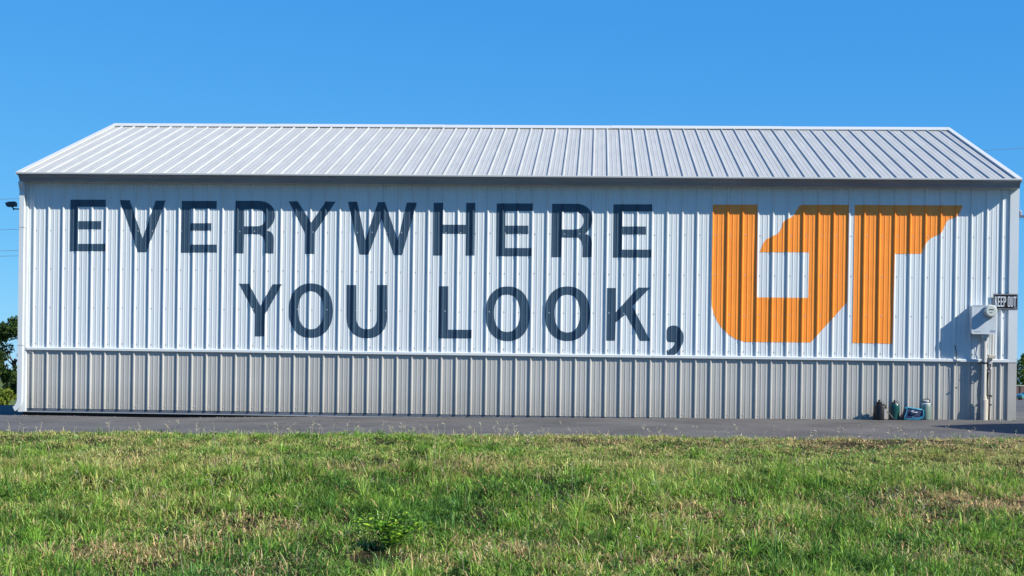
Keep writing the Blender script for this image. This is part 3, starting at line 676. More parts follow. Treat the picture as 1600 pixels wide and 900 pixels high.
# lunch bag
X, Y = 13.68, -.17; Z = gz(X, Y)
j = empty('lunch_bag', (X, Y, Z), 'slumped navy lunch bag with teal trim, lying between the teal and the mint bottles', 'bag')
def bag(prof_, d0, d1, m, name, parent):
    import bmesh
    me = MB().prism(prof_, d0, d1, 'y').mesh(name, m); bm = bmesh.new(); bm.from_mesh(me)
    bmesh.ops.recalc_face_normals(bm, faces=bm.faces)
    bmesh.ops.bevel(bm, geom=bm.edges[:], offset=.016, segments=3, affect='EDGES', profile=.6)
    for v_ in bm.verts:
        v_.co += Vector((math.sin(v_.co.z*60+v_.co.x*20), math.sin(v_.co.x*45+1), math.sin(v_.co.x*38+v_.co.y*30)))*.0028
    bm.to_mesh(me); bm.free(); me.shade_smooth(); return link(name, me, parent)
M_NVB = mat('navy_fabric', (.006,.018,.075), .7, noise=.4, nscale=25, bump=.006, bscale=35)
M_TEB = mat('teal_fabric', (.03,.27,.42), .55, noise=.35, nscale=20, bump=.006, bscale=30)
bag([(-.150,.002),(.140,.002),(.143,.110),(.120,.150),(-.085,.178),(-.120,.165)], -.085, .085, M_NVB, 'body', j)
bag([(-.118,.150),(-.085,.172),(.122,.142),(.146,.118),(.152,.128),(.126,.164),(-.082,.194),(-.124,.182)], -.092, .092, M_TEB, 'top_flap', j)
b = MB(); b.tube([(-.100,-.090,.165),(-.112,-.099,.11),(-.135,-.099,.05),(-.142,-.094,.01)], .007, 6); b.tube([(.138,-.093,.13),(.142,-.098,.07),(.125,-.098,.03),(.07,-.097,.012),(-.03,-.097,.014),(-.12,-.095,.012)], .008, 6)
b.tube([(-.03,-.096,.045),(.02,-.102,.026),(.07,-.102,.028),(.12,-.098,.055)], .006, 6); b.build('piping', M_TEB, j, True)
b = MB(); b.tube([(-.045,-.094,.130),(-.02,-.108,.118),(.025,-.108,.112),(.05,-.094,.118)], .008, 6); b.box(-.03,.0,-.104,-.098,.135,.148); b.build('carry_handle', mat('pale_webbing', (.38,.42,.50), .6), j, True)
X, Y = 13.885, -.14; Z = gz(X, Y)
j = empty('drink_bottle', (X, Y, Z), 'mint green bottle with black loop handle, rightmost of the bottles by the wall', 'bottle', 'drink jugs standing along the wall')
b = MB().lathe([(.060,0),(.068,.005),(.069,.02),(.069,.205),(.066,.213),(.060,.217)], (0,0,0), 24); b.build('body', M_MINT, j, True)
b = MB().lathe([(.063,.215),(.065,.219),(.065,.244),(.056,.252),(.044,.255)], (0,0,0), 24); b.build('collar', M_LIDW, j, True)
b = MB().lathe([(.046,.253),(.048,.256),(.048,.262),(.042,.266)], (0,0,0), 20); b.build('neck_ring', M_BLACK, j, True)
b = MB().lathe([(.040,.264),(.042,.268),(.042,.284),(.034,.290)], (0,0,0), 20); b.build('lid', M_LIDW, j, True)
b = MB().tube([(-.048,0,.262),(-.052,0,.292),(-.038,0,.309),(.0,0,.313),(.038,0,.309),(.052,0,.292),(.048,0,.262)], .0065, 8); b.build('handle', M_BLACK, j, True)
b = MB().box(.062,.078,-.01,.01,.225,.245,.003); b.build('latch', M_BLACK, j)
# bits of litter and gravel at the foot of the wall
b = MB(); rr = random.Random(9)
def pebble(b, x, y, z, r):
    n = 5; vs = [(x+r*math.cos(6.283*k/n+r*99)*rr.uniform(.7,1.2), y+r*math.sin(6.283*k/n+r*99)*rr.uniform(.7,1.2), z-.002) for k in range(n)]
    vs += [(x+.55*r*math.cos(6.283*k/n), y+.55*r*math.sin(6.283*k/n), z+r*.55) for k in range(n)]
    b.add(vs, [(k, (k+1) % n, n+(k+1) % n, n+k) for k in range(n)]+[tuple(range(n, 2*n))])
for k in range(420):
    x = rr.uniform(-1, 15.8); y = -abs(rr.gauss(.03, .10))-.02 if k % 3 else float(edge_y(x))+abs(rr.gauss(.1,.35))
    pebble(b, x, y, gz(x, y), rr.uniform(.004, .014))
tag(b.build('gravel', mat('gravel_grey', (.22,.21,.20), .9, noise=.5, nscale=3)), 'loose gravel and grit scattered along the wall foot and asphalt edge', 'gravel', kind='stuff')

# ---------------------------------------------------------------- overhead lines, pole
def wire(pa, pb, sag, label, r=.011):
    pa = Vector(pa); pb = Vector(pb); n = 24
    pts = [pa.lerp(pb, i/n)-Vector((0, 0, sag*4*(i/n)*(1-i/n))) for i in range(n+1)]
    b = MB().tube(pts, r, 5)
    return tag(b.build('power_line', M_WIRE), label, 'power line', 'overhead lines passing behind the building')
M_WIRE = mat('weathered_cable', (.13,.16,.19), .6)
PX, PYY = 20.15, 15.0
pole_base = float(H(PX, PYY))-.07
lines = [((-30, 15, 4.22), (PX, PYY, 6.60), .25, 'highest overhead line, seen alone in the sky right of the roof slope'),
         ((-30, 15, 3.45), (PX, PYY, 5.74), .22, 'overhead line meeting the right end of the gutter'),
         ((-30, 15, 3.16), (PX, PYY, 4.93), .22, 'upper of the two close lines left of the building below the lamp'),
         ((-30, 15, 2.98), (PX, PYY, 4.84), .22, 'lowest overhead line left of the building below the lamp')]
for a, c, s_, l in lines: wire(a, c, s_, l, .005)
M_WOOD = mat('pole_wood', (.14,.11,.085), .9, noise=.4, nscale=5, stretch=(1,1,.1), bump=.01)
for (px2, lab, arm) in ((PX, 'wooden utility pole with crossarm just right of the building', True), (-30.0, 'wooden utility pole far left of the building', False)):
    gzb = float(H(px2, PYY))-.07
    pl = empty('utility_pole', (px2, PYY, gzb), lab, 'utility pole', 'utility poles behind the building')
    MB().tube([(0,0,-.3),(0,0,4),(0,0,8.6)], [.15,.13,.10], 12).build('pole', M_WOOD, pl, True)
    if arm:
        MB().box(-.86, .86, .105, .20, 4.855-gzb, 4.90-gzb).build('crossarm', mat('arm_steel', (.10,.13,.18), .5), pl)
        for x in (-.76, .76):
            MB().lathe([(.020,0),(.055,.012),(.060,.05),(.035,.06),(.055,.07),(.058,.11),(.025,.135)], (x, .15, 4.90-gzb), 12).build('insulator', mat('grey_porcelain', (.30,.34,.40), .3), pl, True)
    for z in (6.60, 5.74):
        MB().lathe([(.02,0),(.05,.01),(.05,.04),(.02,.06)], (0, -.16, z-gzb-.03), 10).build('insulator', M_BOX, pl, True)

# ---------------------------------------------------------------- trees, shrubs
def leaf_mat(name, c1, c2, c3):
    m = bpy.data.materials.new(name); m.use_nodes = True; t = m.node_tree
    for n in list(t.nodes): t.nodes.remove(n)
    out = t.nodes.new('ShaderNodeOutputMaterial'); at_ = t.nodes.new('ShaderNodeAttribute'); at_.attribute_name = 'tone'
    r = ramp(t, at_.outputs['Fac'], [(0, c1), (.5, c2), (1, c3)])
    d = t.nodes.new('ShaderNodeBsdfDiffuse'); tr = t.nodes.new('ShaderNodeBsdfTranslucent'); mx = t.nodes.new('ShaderNodeMixShader'); mx.inputs[0].default_value = .3
    t.links.new(r, d.inputs[0]); t.links.new(r, tr.inputs[0]); t.links.new(d.outputs[0], mx.inputs[1]); t.links.new(tr.outputs[0], mx.inputs[2]); t.links.new(mx.outputs[0], out.inputs[0])
    return m
M_LFD = leaf_mat('dark_leaves', (.020,.040,.014), (.035,.065,.020), (.075,.11,.03))
M_LFY = leaf_mat('yellow_green_leaves', (.06,.10,.02), (.13,.19,.03), (.24,.26,.05))
M_LFM = leaf_mat('mid_green_leaves', (.03,.065,.02), (.06,.115,.03), (.11,.17,.04))
M_BARK = mat('bark', (.09,.075,.06), .95, noise=.4, nscale=6, stretch=(1,1,.3))
def crown_mesh(name, r_, h, base, nclump, nleaf, ls, m, seed, squash=1.0, taper=.3):
    g = np.random.default_rng(seed); cs = []
    for _ in range(nclump):
        z = g.uniform(0, 1); rr_ = r_*np.sqrt(max(.05, 1-(2*z-1)**2))*(1-taper*z)
        a = g.uniform(0, 6.283); q = g.uniform(.35, 1.0)**.6
        cs.append((rr_*q*math.cos(a), rr_*q*math.sin(a)*squash, base+z*h, g.uniform(.16,.34)*r_))
    cs = np.array(cs); k = g.integers(0, nclump, nleaf)
    d = g.normal(size=(nleaf, 3)); d /= np.linalg.norm(d, axis=1, keepdims=True); d *= g.uniform(.25, 1, (nleaf, 1))**.5
    c = cs[k, :3]+d*cs[k, 3:4]*np.array([1,1,.8])
    t1 = g.normal(size=(nleaf, 3)); t1 /= np.linalg.norm(t1, axis=1, keepdims=True); t2 = np.cross(t1, g.normal(size=(nleaf, 3))); t2 /= np.linalg.norm(t2, axis=1, keepdims=True)
    s_ = ls*g.uniform(.6, 1.4, (nleaf, 1))
    v = np.stack([c-t1*s_, c+t2*s_*.5, c+t1*s_, c-t2*s_*.5], 1).reshape(-1, 3)
    me = bpy.data.meshes.new(name); me.vertices.add(len(v)); me.vertices.foreach_set('co', v.ravel())
    me.loops.add(len(v)); me.loops.foreach_set('vertex_index', np.arange(len(v), dtype=np.int32))
    me.polygons.add(nleaf); me.polygons.foreach_set('loop_start', np.arange(0, len(v), 4, dtype=np.int32)); me.polygons.foreach_set('loop_total', np.full(nleaf, 4, dtype=np.int32))
    at_ = me.attributes.new('tone', 'FLOAT', 'FACE'); ct = g.uniform(0, 1, nclump); at_.data.foreach_set('value', np.clip(ct[k]*.6+g.uniform(0, .5, nleaf), 0, 1).astype(np.float32))
    me.materials.append(m); me.update(); me.validate(); return me
def trunk_mesh(h, r_, top, seed):
    g = random.Random(seed); b = MB(); b.tube([(0,0,-.4),(g.uniform(-.1,.1),0,h*.5),(g.uniform(-.2,.2),g.uniform(-.2,.2),h)], [r_*1.3, r_, r_*.6], 8)
    for k in range(7):
        a = k*2.4; z = h*g.uniform(.55,.98); l = top*g.uniform(.3,.5)
        b.tube([(0,0,z),(math.cos(a)*l*.5,math.sin(a)*l*.5,z+l*.5),(math.cos(a)*l,math.sin(a)*l,z+l*1.1)], [r_*.5, r_*.3, r_*.1], 6)
    me = b.mesh('trunk', M_BARK, True); return me
CR = [crown_mesh('crown', 2.6, 4.6, 1.0, 70, 9000, .13, M_LFD, 1), crown_mesh('crown', 3.0, 6.4, 1.6, 80, 9000, .16, M_LFY, 2), crown_mesh('crown', 3.4, 7.0, 1.8, 90, 10000, .17, M_LFM, 3),
      crown_mesh('crown', 2.0, 7.2, .8, 70, 8000, .14, M_LFD, 4, taper=.75)]
TRK = [trunk_mesh(2.6, .16, 2.4, 1), trunk_mesh(3.6, .2, 3, 2), trunk_mesh(4, .22, 3.4, 3), trunk_mesh(5, .16, 1.2, 4)]
def tree(kind, x, y, s_, rz, label, group='trees beyond the yard', dz=0):
    z = float(H(x, y))-.07+dz
    t_ = empty('leafy_tree', (x, y, z), label, 'tree', group, rz); t_.scale = (s_, s_, s_)
    link('trunk', TRK[kind], t_); link('crown', CR[kind], t_); return t_
tree(0, -35.6, 84, .72, 0.3, 'dark leafy tree at the left edge, its top just beside the downspout')
tree(0, -33.4, 86, .93, 1.3, 'taller dark leafy tree half hidden behind the left end of the building')
tree(0, -39.5, 90, .95, 2.2, 'dark tree just outside the left edge of the picture')
tree(1, 80.2, 232, .93, 0.5, 'yellow green tree at the right edge behind the car park')
tree(3, 82.6, 236, .86, 1.5, 'dark pointed tree at the right edge beside the yellow green one')
tree(2, 90.5, 240, 1.0, 2.5, 'green tree beyond the right edge of the picture')
def shrub(x, y, r_, h, m, seed, label, nl=2600, ls=.045):
    z = float(H(x, y))-.08
    s_ = empty('shrub', (x, y, z), label, 'shrub', 'shrubs at the left edge of the yard')
    link('foliage', crown_mesh('foliage', r_, h, .02, 26, nl, ls, m, seed, taper=.1), s_)
    MB().tube([(0,0,-.1),(.03,.02,h*.4),(-.05,.04,h*.8)], [.03,.02,.01], 6).build('stem', M_BARK, s_)
shrub(-5.35, 12.2, .55, .42, M_LFY, 21, 'low bright green shrub at the left edge of the yard')
shrub(-4.55, 13.2, .60, .95, M_LFM, 22, 'rounded green shrub touching the foot of the downspout', 4200)
shrub(-6.4, 13.0, .7, .6, M_LFM, 23, 'green shrub just beyond the left edge of the picture')
shrub(-5.3, 14.8, .7, .85, M_LFD, 24, 'dark green shrub behind the low bright one', 3600)
shrub(-3.2, 13.6, .7, .85, M_LFM, 25, 'green shrub hidden behind the left end of the building')
shrub(-8.4, 13.6, .9, .9, M_LFD, 26, 'dark shrub well left of the picture')
mp_ = empty('marker_post', (-5.15, 11.6, float(H(-5.15, 11.6))-.07), 'thin white marker post among the shrubs left of the building', 'post')
MB().box(-.02,.02,-.01,.01,0,.50,.004).build('post', M_WHITE, mp_); MB().box(-.021,.021,-.0125,-.0105,.40,.46).build('reflector', M_LIDW, mp_)

# ---------------------------------------------------------------- far right: low brick wall and parked car
M_BRK = mat('brick_red_brown', (.17,.10,.085), .9, noise=.35, nscale=1.4)
wz = float(H(80, 220))-.1
bw = empty('brick_wall', (80, 220, wz), 'low brown brick wall at the right edge behind the parked car', 'wall')
MB().box(-9, 16, -.15, .15, 0, 2.25).build('masonry', M_BRK, bw); MB().box(-9.1, 16.1, -.22, .22, 2.252, 2.40, .02).build('coping', M_STONE, bw)
for k in range(6): MB().box(-9+k*5-.25, -9+k*5+.25, -.25, -.151, 0, 2.25).build('pier', M_BRK, bw)
def car(x, y, rz, body, label):
    z = float(H(x, y))-.05
    c = empty('parked_car', (x, y, z), label, 'car', None, rz); m = mat('car_paint_'+label.split()[0], body, .25, coat=.8)
    b = MB(); pr = [(-2.2,.35),(-2.25,.62),(-2.12,.92),(-1.5,.98),(-1.05,1.42),(.45,1.45),(1.15,.98),(2.05,.82),(2.22,.60),(2.2,.32),(1.75,.30),(1.62,.55),(1.38,.64),(1.12,.55),(1.0,.30),(-.98,.28),(-1.1,.55),(-1.36,.64),(-1.62,.55),(-1.74,.30)]
    b.prism(pr, -.84, .84, 'y'); b.build('body', m, c)
    g_ = mat('car_glass', (.05,.09,.11), .05)
    b = MB(); b.prism([(.42,1.40),(1.06,1.00),(.98,1.0),(-1.0,1.0),(-1.36,1.0),(-1.0,1.36)], -.850, -.842, 'y'); b.build('side_window', g_, c)
    b = MB(); b.prism([(.42,1.40),(1.06,1.00),(.98,1.0),(-1.0,1.0),(-1.36,1.0),(-1.0,1.36)], .842, .850, 'y'); b.build('side_window', g_, c)
    b = MB(); b.add([(.50,-.72,1.435),(.50,.72,1.435),(1.145,.76,1.0),(1.145,-.76,1.0)], [(0,1,2,3)]); b.v = [(x_+.008, y_, z_+.010) for x_, y_, z_ in b.v]; b.build('windscreen', g_, c)
    for (wx, wy) in ((1.38,-.76),(1.38,.76),(-1.36,-.76),(-1.36,.76)):
        w_ = MB().lathe([(.20,-.10),(.31,-.09),(.32,0),(.31,.09),(.20,.10)], (wx, wy, .32), 18, 'y').build('tyre', M_BLACK, c, True)
        MB().lathe([(.17,-.105),(.19,-.10),(.19,.10),(.17,.105)], (wx, wy, .32), 14, 'y').build('rim', M_SCREW, w_, True)
    for wy in (-.6, .6): MB().box(2.14, 2.225, wy-.18, wy+.18, .62, .74, .01).build('headlight', M_LIDW, c)
    for wy in (-.62, .62): MB().box(-2.255, -2.17, wy-.15, wy+.15, .68, .80, .01).build('tail_light', mat('red_lens', (.3,.01,.01), .2), c)
car(71.9, 200, R(200), (.05,.22,.24), 'teal parked car at the far right edge behind the yard')

# ---------------------------------------------------------------- unseen trailer added right of the frame to cast the shadow wedge on the apron
def trailer():
    cx_, cy_ = 15.98, -2.75     # the roof corner nearest the building
    rz = R(28); h0, h1, L_, W_ = .42, 2.02, 3.1, 1.7
    o = empty('added_shadow_trailer', (cx_, cy_, float(H(16.5, -3))+.012), 'white enclosed cargo trailer added unseen right of the frame to cast the apron shadow', 'trailer', None, rz)
    b = MB(); b.box(0, L_, -W_, 0, h0, h1, .03); b.build('body', M_WHITE, o)
    b = MB()
    for k in range(7):
        for y in (-W_-.004, .004): b.box(.2+k*.45, .225+k*.45, min(y, y-.008*(1 if y < 0 else -1)), max(y, y-.008*(1 if y < 0 else -1)), h0+.05, h1-.06)
    b.build('side_rib', M_TRIM, o)
    MB().box(-.02, L_+.02, -W_-.02, -.0+.02, h0-.07, h0-.002).build('frame', M_BLACK, o)
    for y in (-W_-.09, .09):
        for x in (1.2, 1.85):
            w_ = MB().lathe([(.19,-.09),(.28,-.08),(.29,0),(.28,.08),(.19,.09)], (x, y, .29), 20, 'y').build('tyre', M_BLACK, o, True)
            MB().lathe([(.14,-.095),(.17,-.09),(.17,.09),(.14,.095)], (x, y, .29), 16, 'y').build('rim', M_SCREW, w_, True)
        MB().prism([(.80,.42),(.84,.62),(2.20,.62),(2.24,.42),(2.16,.42),(2.14,.58),(.90,.58),(.88,.42)], y-.12, y+.12, 'y').build('mudguard', M_TRIM, o)
    MB().tube([(L_,-.25,.38),(L_+1.0,-W_/2,.40),(L_,-W_+.25,.38)], .04, 8).build('drawbar', M_BLACK, o)
    MB().tube([(L_+.85,-W_/2,.05),(L_+.85,-W_/2,.62)], .03, 8).build('jack', M_BLACK, o)
    for k in (0, 1): MB().box(-.034, -.022, -W_+.06+k*(W_/2-.03), -W_/2-.02+k*(W_/2-.03), h0+.05, h1-.08).build('door', M_WHITE, o)
trailer()
# ---------------------------------------------------------------- grass (nobody could count it)
def grass_mat():
    m = bpy.data.materials.new('grass_blades'); m.use_nodes = True; t = m.node_tree
    for n in list(t.nodes): t.nodes.remove(n)
    out = t.nodes.new('ShaderNodeOutputMaterial'); at_ = t.nodes.new('ShaderNodeAttribute'); at_.attribute_name = 'tint'
    d = t.nodes.new('ShaderNodeBsdfDiffuse'); tr = t.nodes.new('ShaderNodeBsdfTranslucent'); mx = t.nodes.new('ShaderNodeMixShader'); mx.inputs[0].default_value = .30
    gl = t.nodes.new('ShaderNodeBsdfGlossy'); gl.inputs['Roughness'].default_value = .38; gl.inputs[0].default_value = (.8,.85,.9,1); m2 = t.nodes.new('ShaderNodeMixShader'); m2.inputs[0].default_value = .012
    t.links.new(at_.outputs['Color'], d.inputs[0]); t.links.new(at_.outputs['Color'], tr.inputs[0])
    t.links.new(d.outputs[0], mx.inputs[1]); t.links.new(tr.outputs[0], mx.inputs[2]); t.links.new(mx.outputs[0], m2.inputs[1]); t.links.new(gl.outputs[0], m2.inputs[2]); t.links.new(m2.outputs[0], out.inputs[0])
    return m
M_GRASS = grass_mat()

def vnoise(x, y, scale, seed):
    g = np.random.default_rng(seed); T = g.random((64, 64)); u = x*scale+31.7; v = y*scale+17.3
    i = np.floor(u).astype(int); j = np.floor(v).astype(int); fu = u-i; fv = v-j; fu = fu*fu*(3-2*fu); fv = fv*fv*(3-2*fv)
    a = T[i % 64, j % 64]; b_ = T[(i+1) % 64, j % 64]; c = T[i % 64, (j+1) % 64]; d = T[(i+1) % 64, (j+1) % 64]
    return (a*(1-fu)+b_*fu)*(1-fv)+(c*(1-fu)+d*fu)*fv
def fbm(x, y, s, seed):
    return (vnoise(x, y, s, seed)+.5*vnoise(x, y, s*2.1, seed+1)+.25*vnoise(x, y, s*4.3, seed+2))/1.75

# dead or thin places (x, y, radius x, radius y, strength), as ground positions
DRY = [(12.9,-9.15,1.3,.42,1.3),(11.9,-9.6,.5,.3,.4),(6.9,-7.7,2.0,.45,.55),(3.6,-5.2,1.2,.5,.3),(12.9,-4.9,2.6,.7,1.0),(9.5,-4.8,1.8,.35,.45),
       (5.95,-10.2,.6,.35,.7),(5.1,-11.1,.7,.4,.7),(5.6,-10.8,.4,.3,.5),(8.2,-10.9,.5,.45,.6),(9.7,-9.9,.5,.3,.6),(7.5,-11.3,.5,.35,.6),(11.6,-11.0,.6,.4,.5),
       (10.4,-10.6,.4,.35,.4),(4.6,-9.4,.3,.2,.3),(9.3,-11.4,.7,.3,.6),(6.4,-11.5,.5,.3,.5),(13.2,-7.6,.8,.5,.4)]
BARE = [(7.17,-11.14,.17,.11,1.0),(6.15,-10.75,.16,.12,.6),(11.95,-9.35,.4,.16,.5),(9.9,-10.1,.18,.12,.6),(5.5,-11.35,.25,.14,.6),(8.75,-11.1,.2,.12,.5),(8.05,-10.35,.2,.1,.4),(4.9,-10.4,.2,.1,.5),(10.9,-11.3,.25,.12,.5)]
def blobs(L_, x, y, wob=.25):
    s_ = np.zeros_like(x)
    xx = x+wob*(fbm(x, y, 1.6, 71)-.5)*2; yy = y+wob*(fbm(x, y, 1.6, 81)-.5)
    for (cx_, cy_, rx, ry, st) in L_: s_ = np.maximum(s_, st*np.exp(-((xx-cx_)/rx)**2-((yy-cy_)/ry)**2))
    return s_
def make_grass(name, label, n, ya, yb, hmean, width, seed, lean=1.0, straw=False, thatch=False, clumps=False, patch=False):
    g = np.random.default_rng(seed)
    # positions: uniform over the trapezoid in view plus a margin, pulled into tufts
    m = int(n*2.9); y = g.uniform(ya, yb, m); D = CD+y
    xc = CX-.0542*D; hw = D*.337+1.3; x = xc+g.uniform(-1, 1, m)*hw
    # tufts
    nt_ = n//(42 if clumps else 16); ty = g.uniform(ya, yb, nt_); tD = CD+ty; tx = CX-.0542*tD+g.uniform(-1, 1, nt_)*(tD*.337+1.3)
    tr_ = g.uniform(.015, .07, nt_); th = g.uniform(.5, 1.5, nt_)**1.5; tt = g.normal(0, 1, nt_); tdir = g.uniform(0, 6.283, nt_)
    k = g.integers(0, nt_, m); use = g.random(m) < (1.1 if clumps else .68)
    a = g.uniform(0, 6.283, m); rr_ = np.sqrt(g.random(m))*tr_[k]
    x = np.where(use, tx[k]+rr_*np.cos(a), x); y = np.where(use, ty[k]+rr_*np.sin(a), y)
    hs_ = np.where(use, th[k], g.uniform(.5, 1.05, m)); tone = np.where(use, tt[k], g.normal(0, 1, m))
    dry = np.clip(blobs(DRY, x, y)+.0, 0, 1); bare = blobs(BARE, x, y, .12)
    lush = fbm(x, y, .9, 5)
    den = np.clip(.62+.9*(fbm(x, y, 2.2, 33)-.45), .25, 1)*(1-.55*dry)*(1-.95*np.clip(bare*1.2, 0, 1))
    den = den*np.clip((fbm(x, y, 4.2, 91)-.36)*6, .10+.35*np.clip((y+8)/1.5, 0, 1), 1)
    den = np.where(clumps, np.clip((fbm(x, y, .8, 7)-.35)*4, .15, 1)*(1-.9*dry), den)
    if patch: den = np.clip(dry*1.3-.28, 0, 1)*(1-bare)
    den = den*np.where(x > 7.5, np.clip((edge_y(x)-y)/.22, .08, 1), 1)
    keep = (g.random(m) < den) & (y < edge_y(x)-.02+.07*g.normal(size=m))
    idx = np.nonzero(keep)[0][:n]
    x, y, hs_, tone, dry, lush, a = x[idx], y[idx], hs_[idx], tone[idx], dry[idx], lush[idx], a[idx]; n = len(idx)
    ky = np.clip((-y-7.6)/1.4, 0, 1)             # 0 on the mown strip, 1 on the bank
    hh = hmean*hs_*(1-.5*dry)*(.75+.5*lush)*g.uniform(.65, 1.25, n)
    az = np.where(use[idx], a+g.normal(0, .8, n), g.uniform(0, 6.283, n)); ln = np.abs(g.normal(.85, .45, n))*lean
    if straw: ln = np.abs(g.normal(.25, .2, n))
    ln = np.clip(ln, 0, 1.5)
    dx, dy = np.cos(az), np.sin(az); fa = az+g.normal(0, .7, n)+1.57; wx, wy = np.cos(fa), np.sin(fa)
    w_ = width*g.uniform(.55, 1.35, n)*(1+.25*ky)
    z = H(x, y)+.004
    V = np.empty((n, 7, 3)); 
    for q, (t_, ww) in enumerate(((0, .8), (.4, 1.0), (.75, .7))):
        bend = ln*(.25+.75*t_**1.3); hx = hh*t_*np.sin(bend); hz = hh*t_*np.cos(bend)
        for s_, o in ((-1, 0), (1, 1)):
            V[:, 2*q+o, 0] = x+dx*hx+s_*wx*w_*ww/2; V[:, 2*q+o, 1] = y+dy*hx+s_*wy*w_*ww/2; V[:, 2*q+o, 2] = z+hz-.006*(q == 0)
    b1 = np.minimum(ln*1.2, 1.62); V[:, 6, 0] = x+dx*hh*np.sin(b1); V[:, 6, 1] = y+dy*hh*np.sin(b1); V[:, 6, 2] = z+hh*np.cos(b1)
    base = (np.arange(n)*7)[:, None]
    quads = np.array([[0,1,3,2],[2,3,5,4]]); tri = np.array([4,5,6])
    loops = np.concatenate([(base+quads[0]), (base+quads[1]), (base+tri)], 1).ravel()   # 11 loops per blade
    ls = (np.arange(n)[:, None]*11+np.array([0,4,8])).ravel(); lt = np.tile([4,4,3], n)
    me = bpy.data.meshes.new(name); me.vertices.add(n*7); me.vertices.foreach_set('co', V.ravel())
    me.loops.add(n*11); me.loops.foreach_set('vertex_index', loops.astype(np.int32)); me.polygons.add(n*3)
    me.polygons.foreach_set('loop_start', ls.astype(np.int32)); me.polygons.foreach_set('loop_total', lt.astype(np.int32))
    # colours: fresh green, olive, straw
    pat = fbm(x, y, .55, 51); pat2 = fbm(x, y, 1.9, 61)
    yel = np.clip(.40+.8*(pat-.5)+.5*(pat2-.5)+.16*tone+.24*(1-ky)-.10*ky, 0, 1)
    green = np.array([.155, .285, .038]); deep = np.array([.065, .150, .034]); olive = np.array([.30, .32, .10]); strawc = np.array([.46, .375, .19]); brown = np.array([.30, .205, .10])
    if clumps: yel = np.clip(yel-.17, .05, 1)
    c = deep+(green-deep)*np.clip(yel*2.6, 0, 1)[:, None]
    c = c+(olive-c)*np.clip((yel-.42)*2.4, 0, 1)[:, None]
    pdead = np.clip(.06-.03*(1-ky)+.85*dry+.40*(pat2-.5)+.10*(1-ky)+.12*ky*(pat > .5), 0, .95)
    if clumps: pdead *= .25
    if thatch: pdead[:] = .72
    if patch: pdead[:] = .97; strawc = strawc*1.25
    dead = g.random(n) < pdead; dc = strawc+(brown-strawc)*g.random(n)[:, None]**1.6
    c = np.where(dead[:, None], dc, c)*(g.uniform(.65, 1.35, n)*1.20*np.exp((.12 if clumps else .22)*tone))[:, None]
    c[:, 0] *= g.uniform(.85, 1.25, n)
    col = np.ones((n, 3, 4), np.float32); col[:, :, :3] = c[:, None, :]
    at_ = me.attributes.new('tint', 'FLOAT_COLOR', 'FACE'); at_.data.foreach_set('color', col.ravel())
    me.materials.append(M_GRASS); me.update()
    o = link(name, me); tag(o, label, 'grass', kind='stuff'); return o
make_grass('bank_grass', 'long tufted grass on the bank in front, green with brown patches', 270000, -12.6, -7.5, .10, .0058, 101, 1.3)
make_grass('verge_grass', 'short dry green grass strip between the bank and the asphalt', 230000, -7.9, -4.0, .046, .0062, 102, 1.4)
make_grass('dead_straw', 'pale dead straw matted over the dry patches', 60000, -12.4, -4.4, .075, .0050, 106, 3.0, patch=True)
make_grass('tall_tufts', 'taller darker grass tufts standing out of the bank', 42000, -12.5, -7.4, .145, .0056, 104, 1.25, clumps=True)
make_grass('verge_tufts', 'scattered taller tufts in the short verge', 7000, -7.4, -4.4, .085, .0060, 105, 1.2, clumps=True)
make_grass('thatch', 'dry brown thatch lying low among the grass', 60000, -12.6, -4.0, .06, .0045, 103, 2.6, False, True)

# seed stalks rising over the asphalt edge and from the bank
def stalks():
    g = random.Random(77); b = MB(); 
    for k in range(260):
        if k < 190: x = g.uniform(0, 15.2); y = float(edge_y(x))-abs(g.gauss(.05, .35))-.02; h = g.uniform(.07, .20)
        else: y = g.uniform(-11.8, -6); D = CD+y; x = CX-.054*D+g.uniform(-1, 1)*D*.34; h = g.uniform(.14, .34)
        z = float(H(x, y)); az = g.uniform(0, 6.28); l = g.uniform(.05, .45)
        p = [(x+math.cos(az)*h*l*t_**1.8, y+math.sin(az)*h*l*t_**1.8, z+h*t_*(1-.2*l*t_)) for t_ in (0, .35, .7, 1)]
        b.tube(p, [.0026, .0022, .0018, .0012], 3, False)
        e = Vector(p[-1])
        for q in range(g.randint(2, 5)):
            a = g.uniform(0, 6.28); d = Vector((math.cos(a), math.sin(a), g.uniform(.1, .9))).normalized()*g.uniform(.015, .045)
            b.tube([e-Vector((0,0,.015*q)), e+d-Vector((0,0,.015*q))], [.0016, .0034], 3, False)
    return tag(b.build('seed_stalks', mat('straw', (.50,.44,.28), .8, noise=.3, nscale=2), fix=False), 'thin straw coloured seed stalks standing above the grass', 'grass stalks', kind='stuff')
stalks()

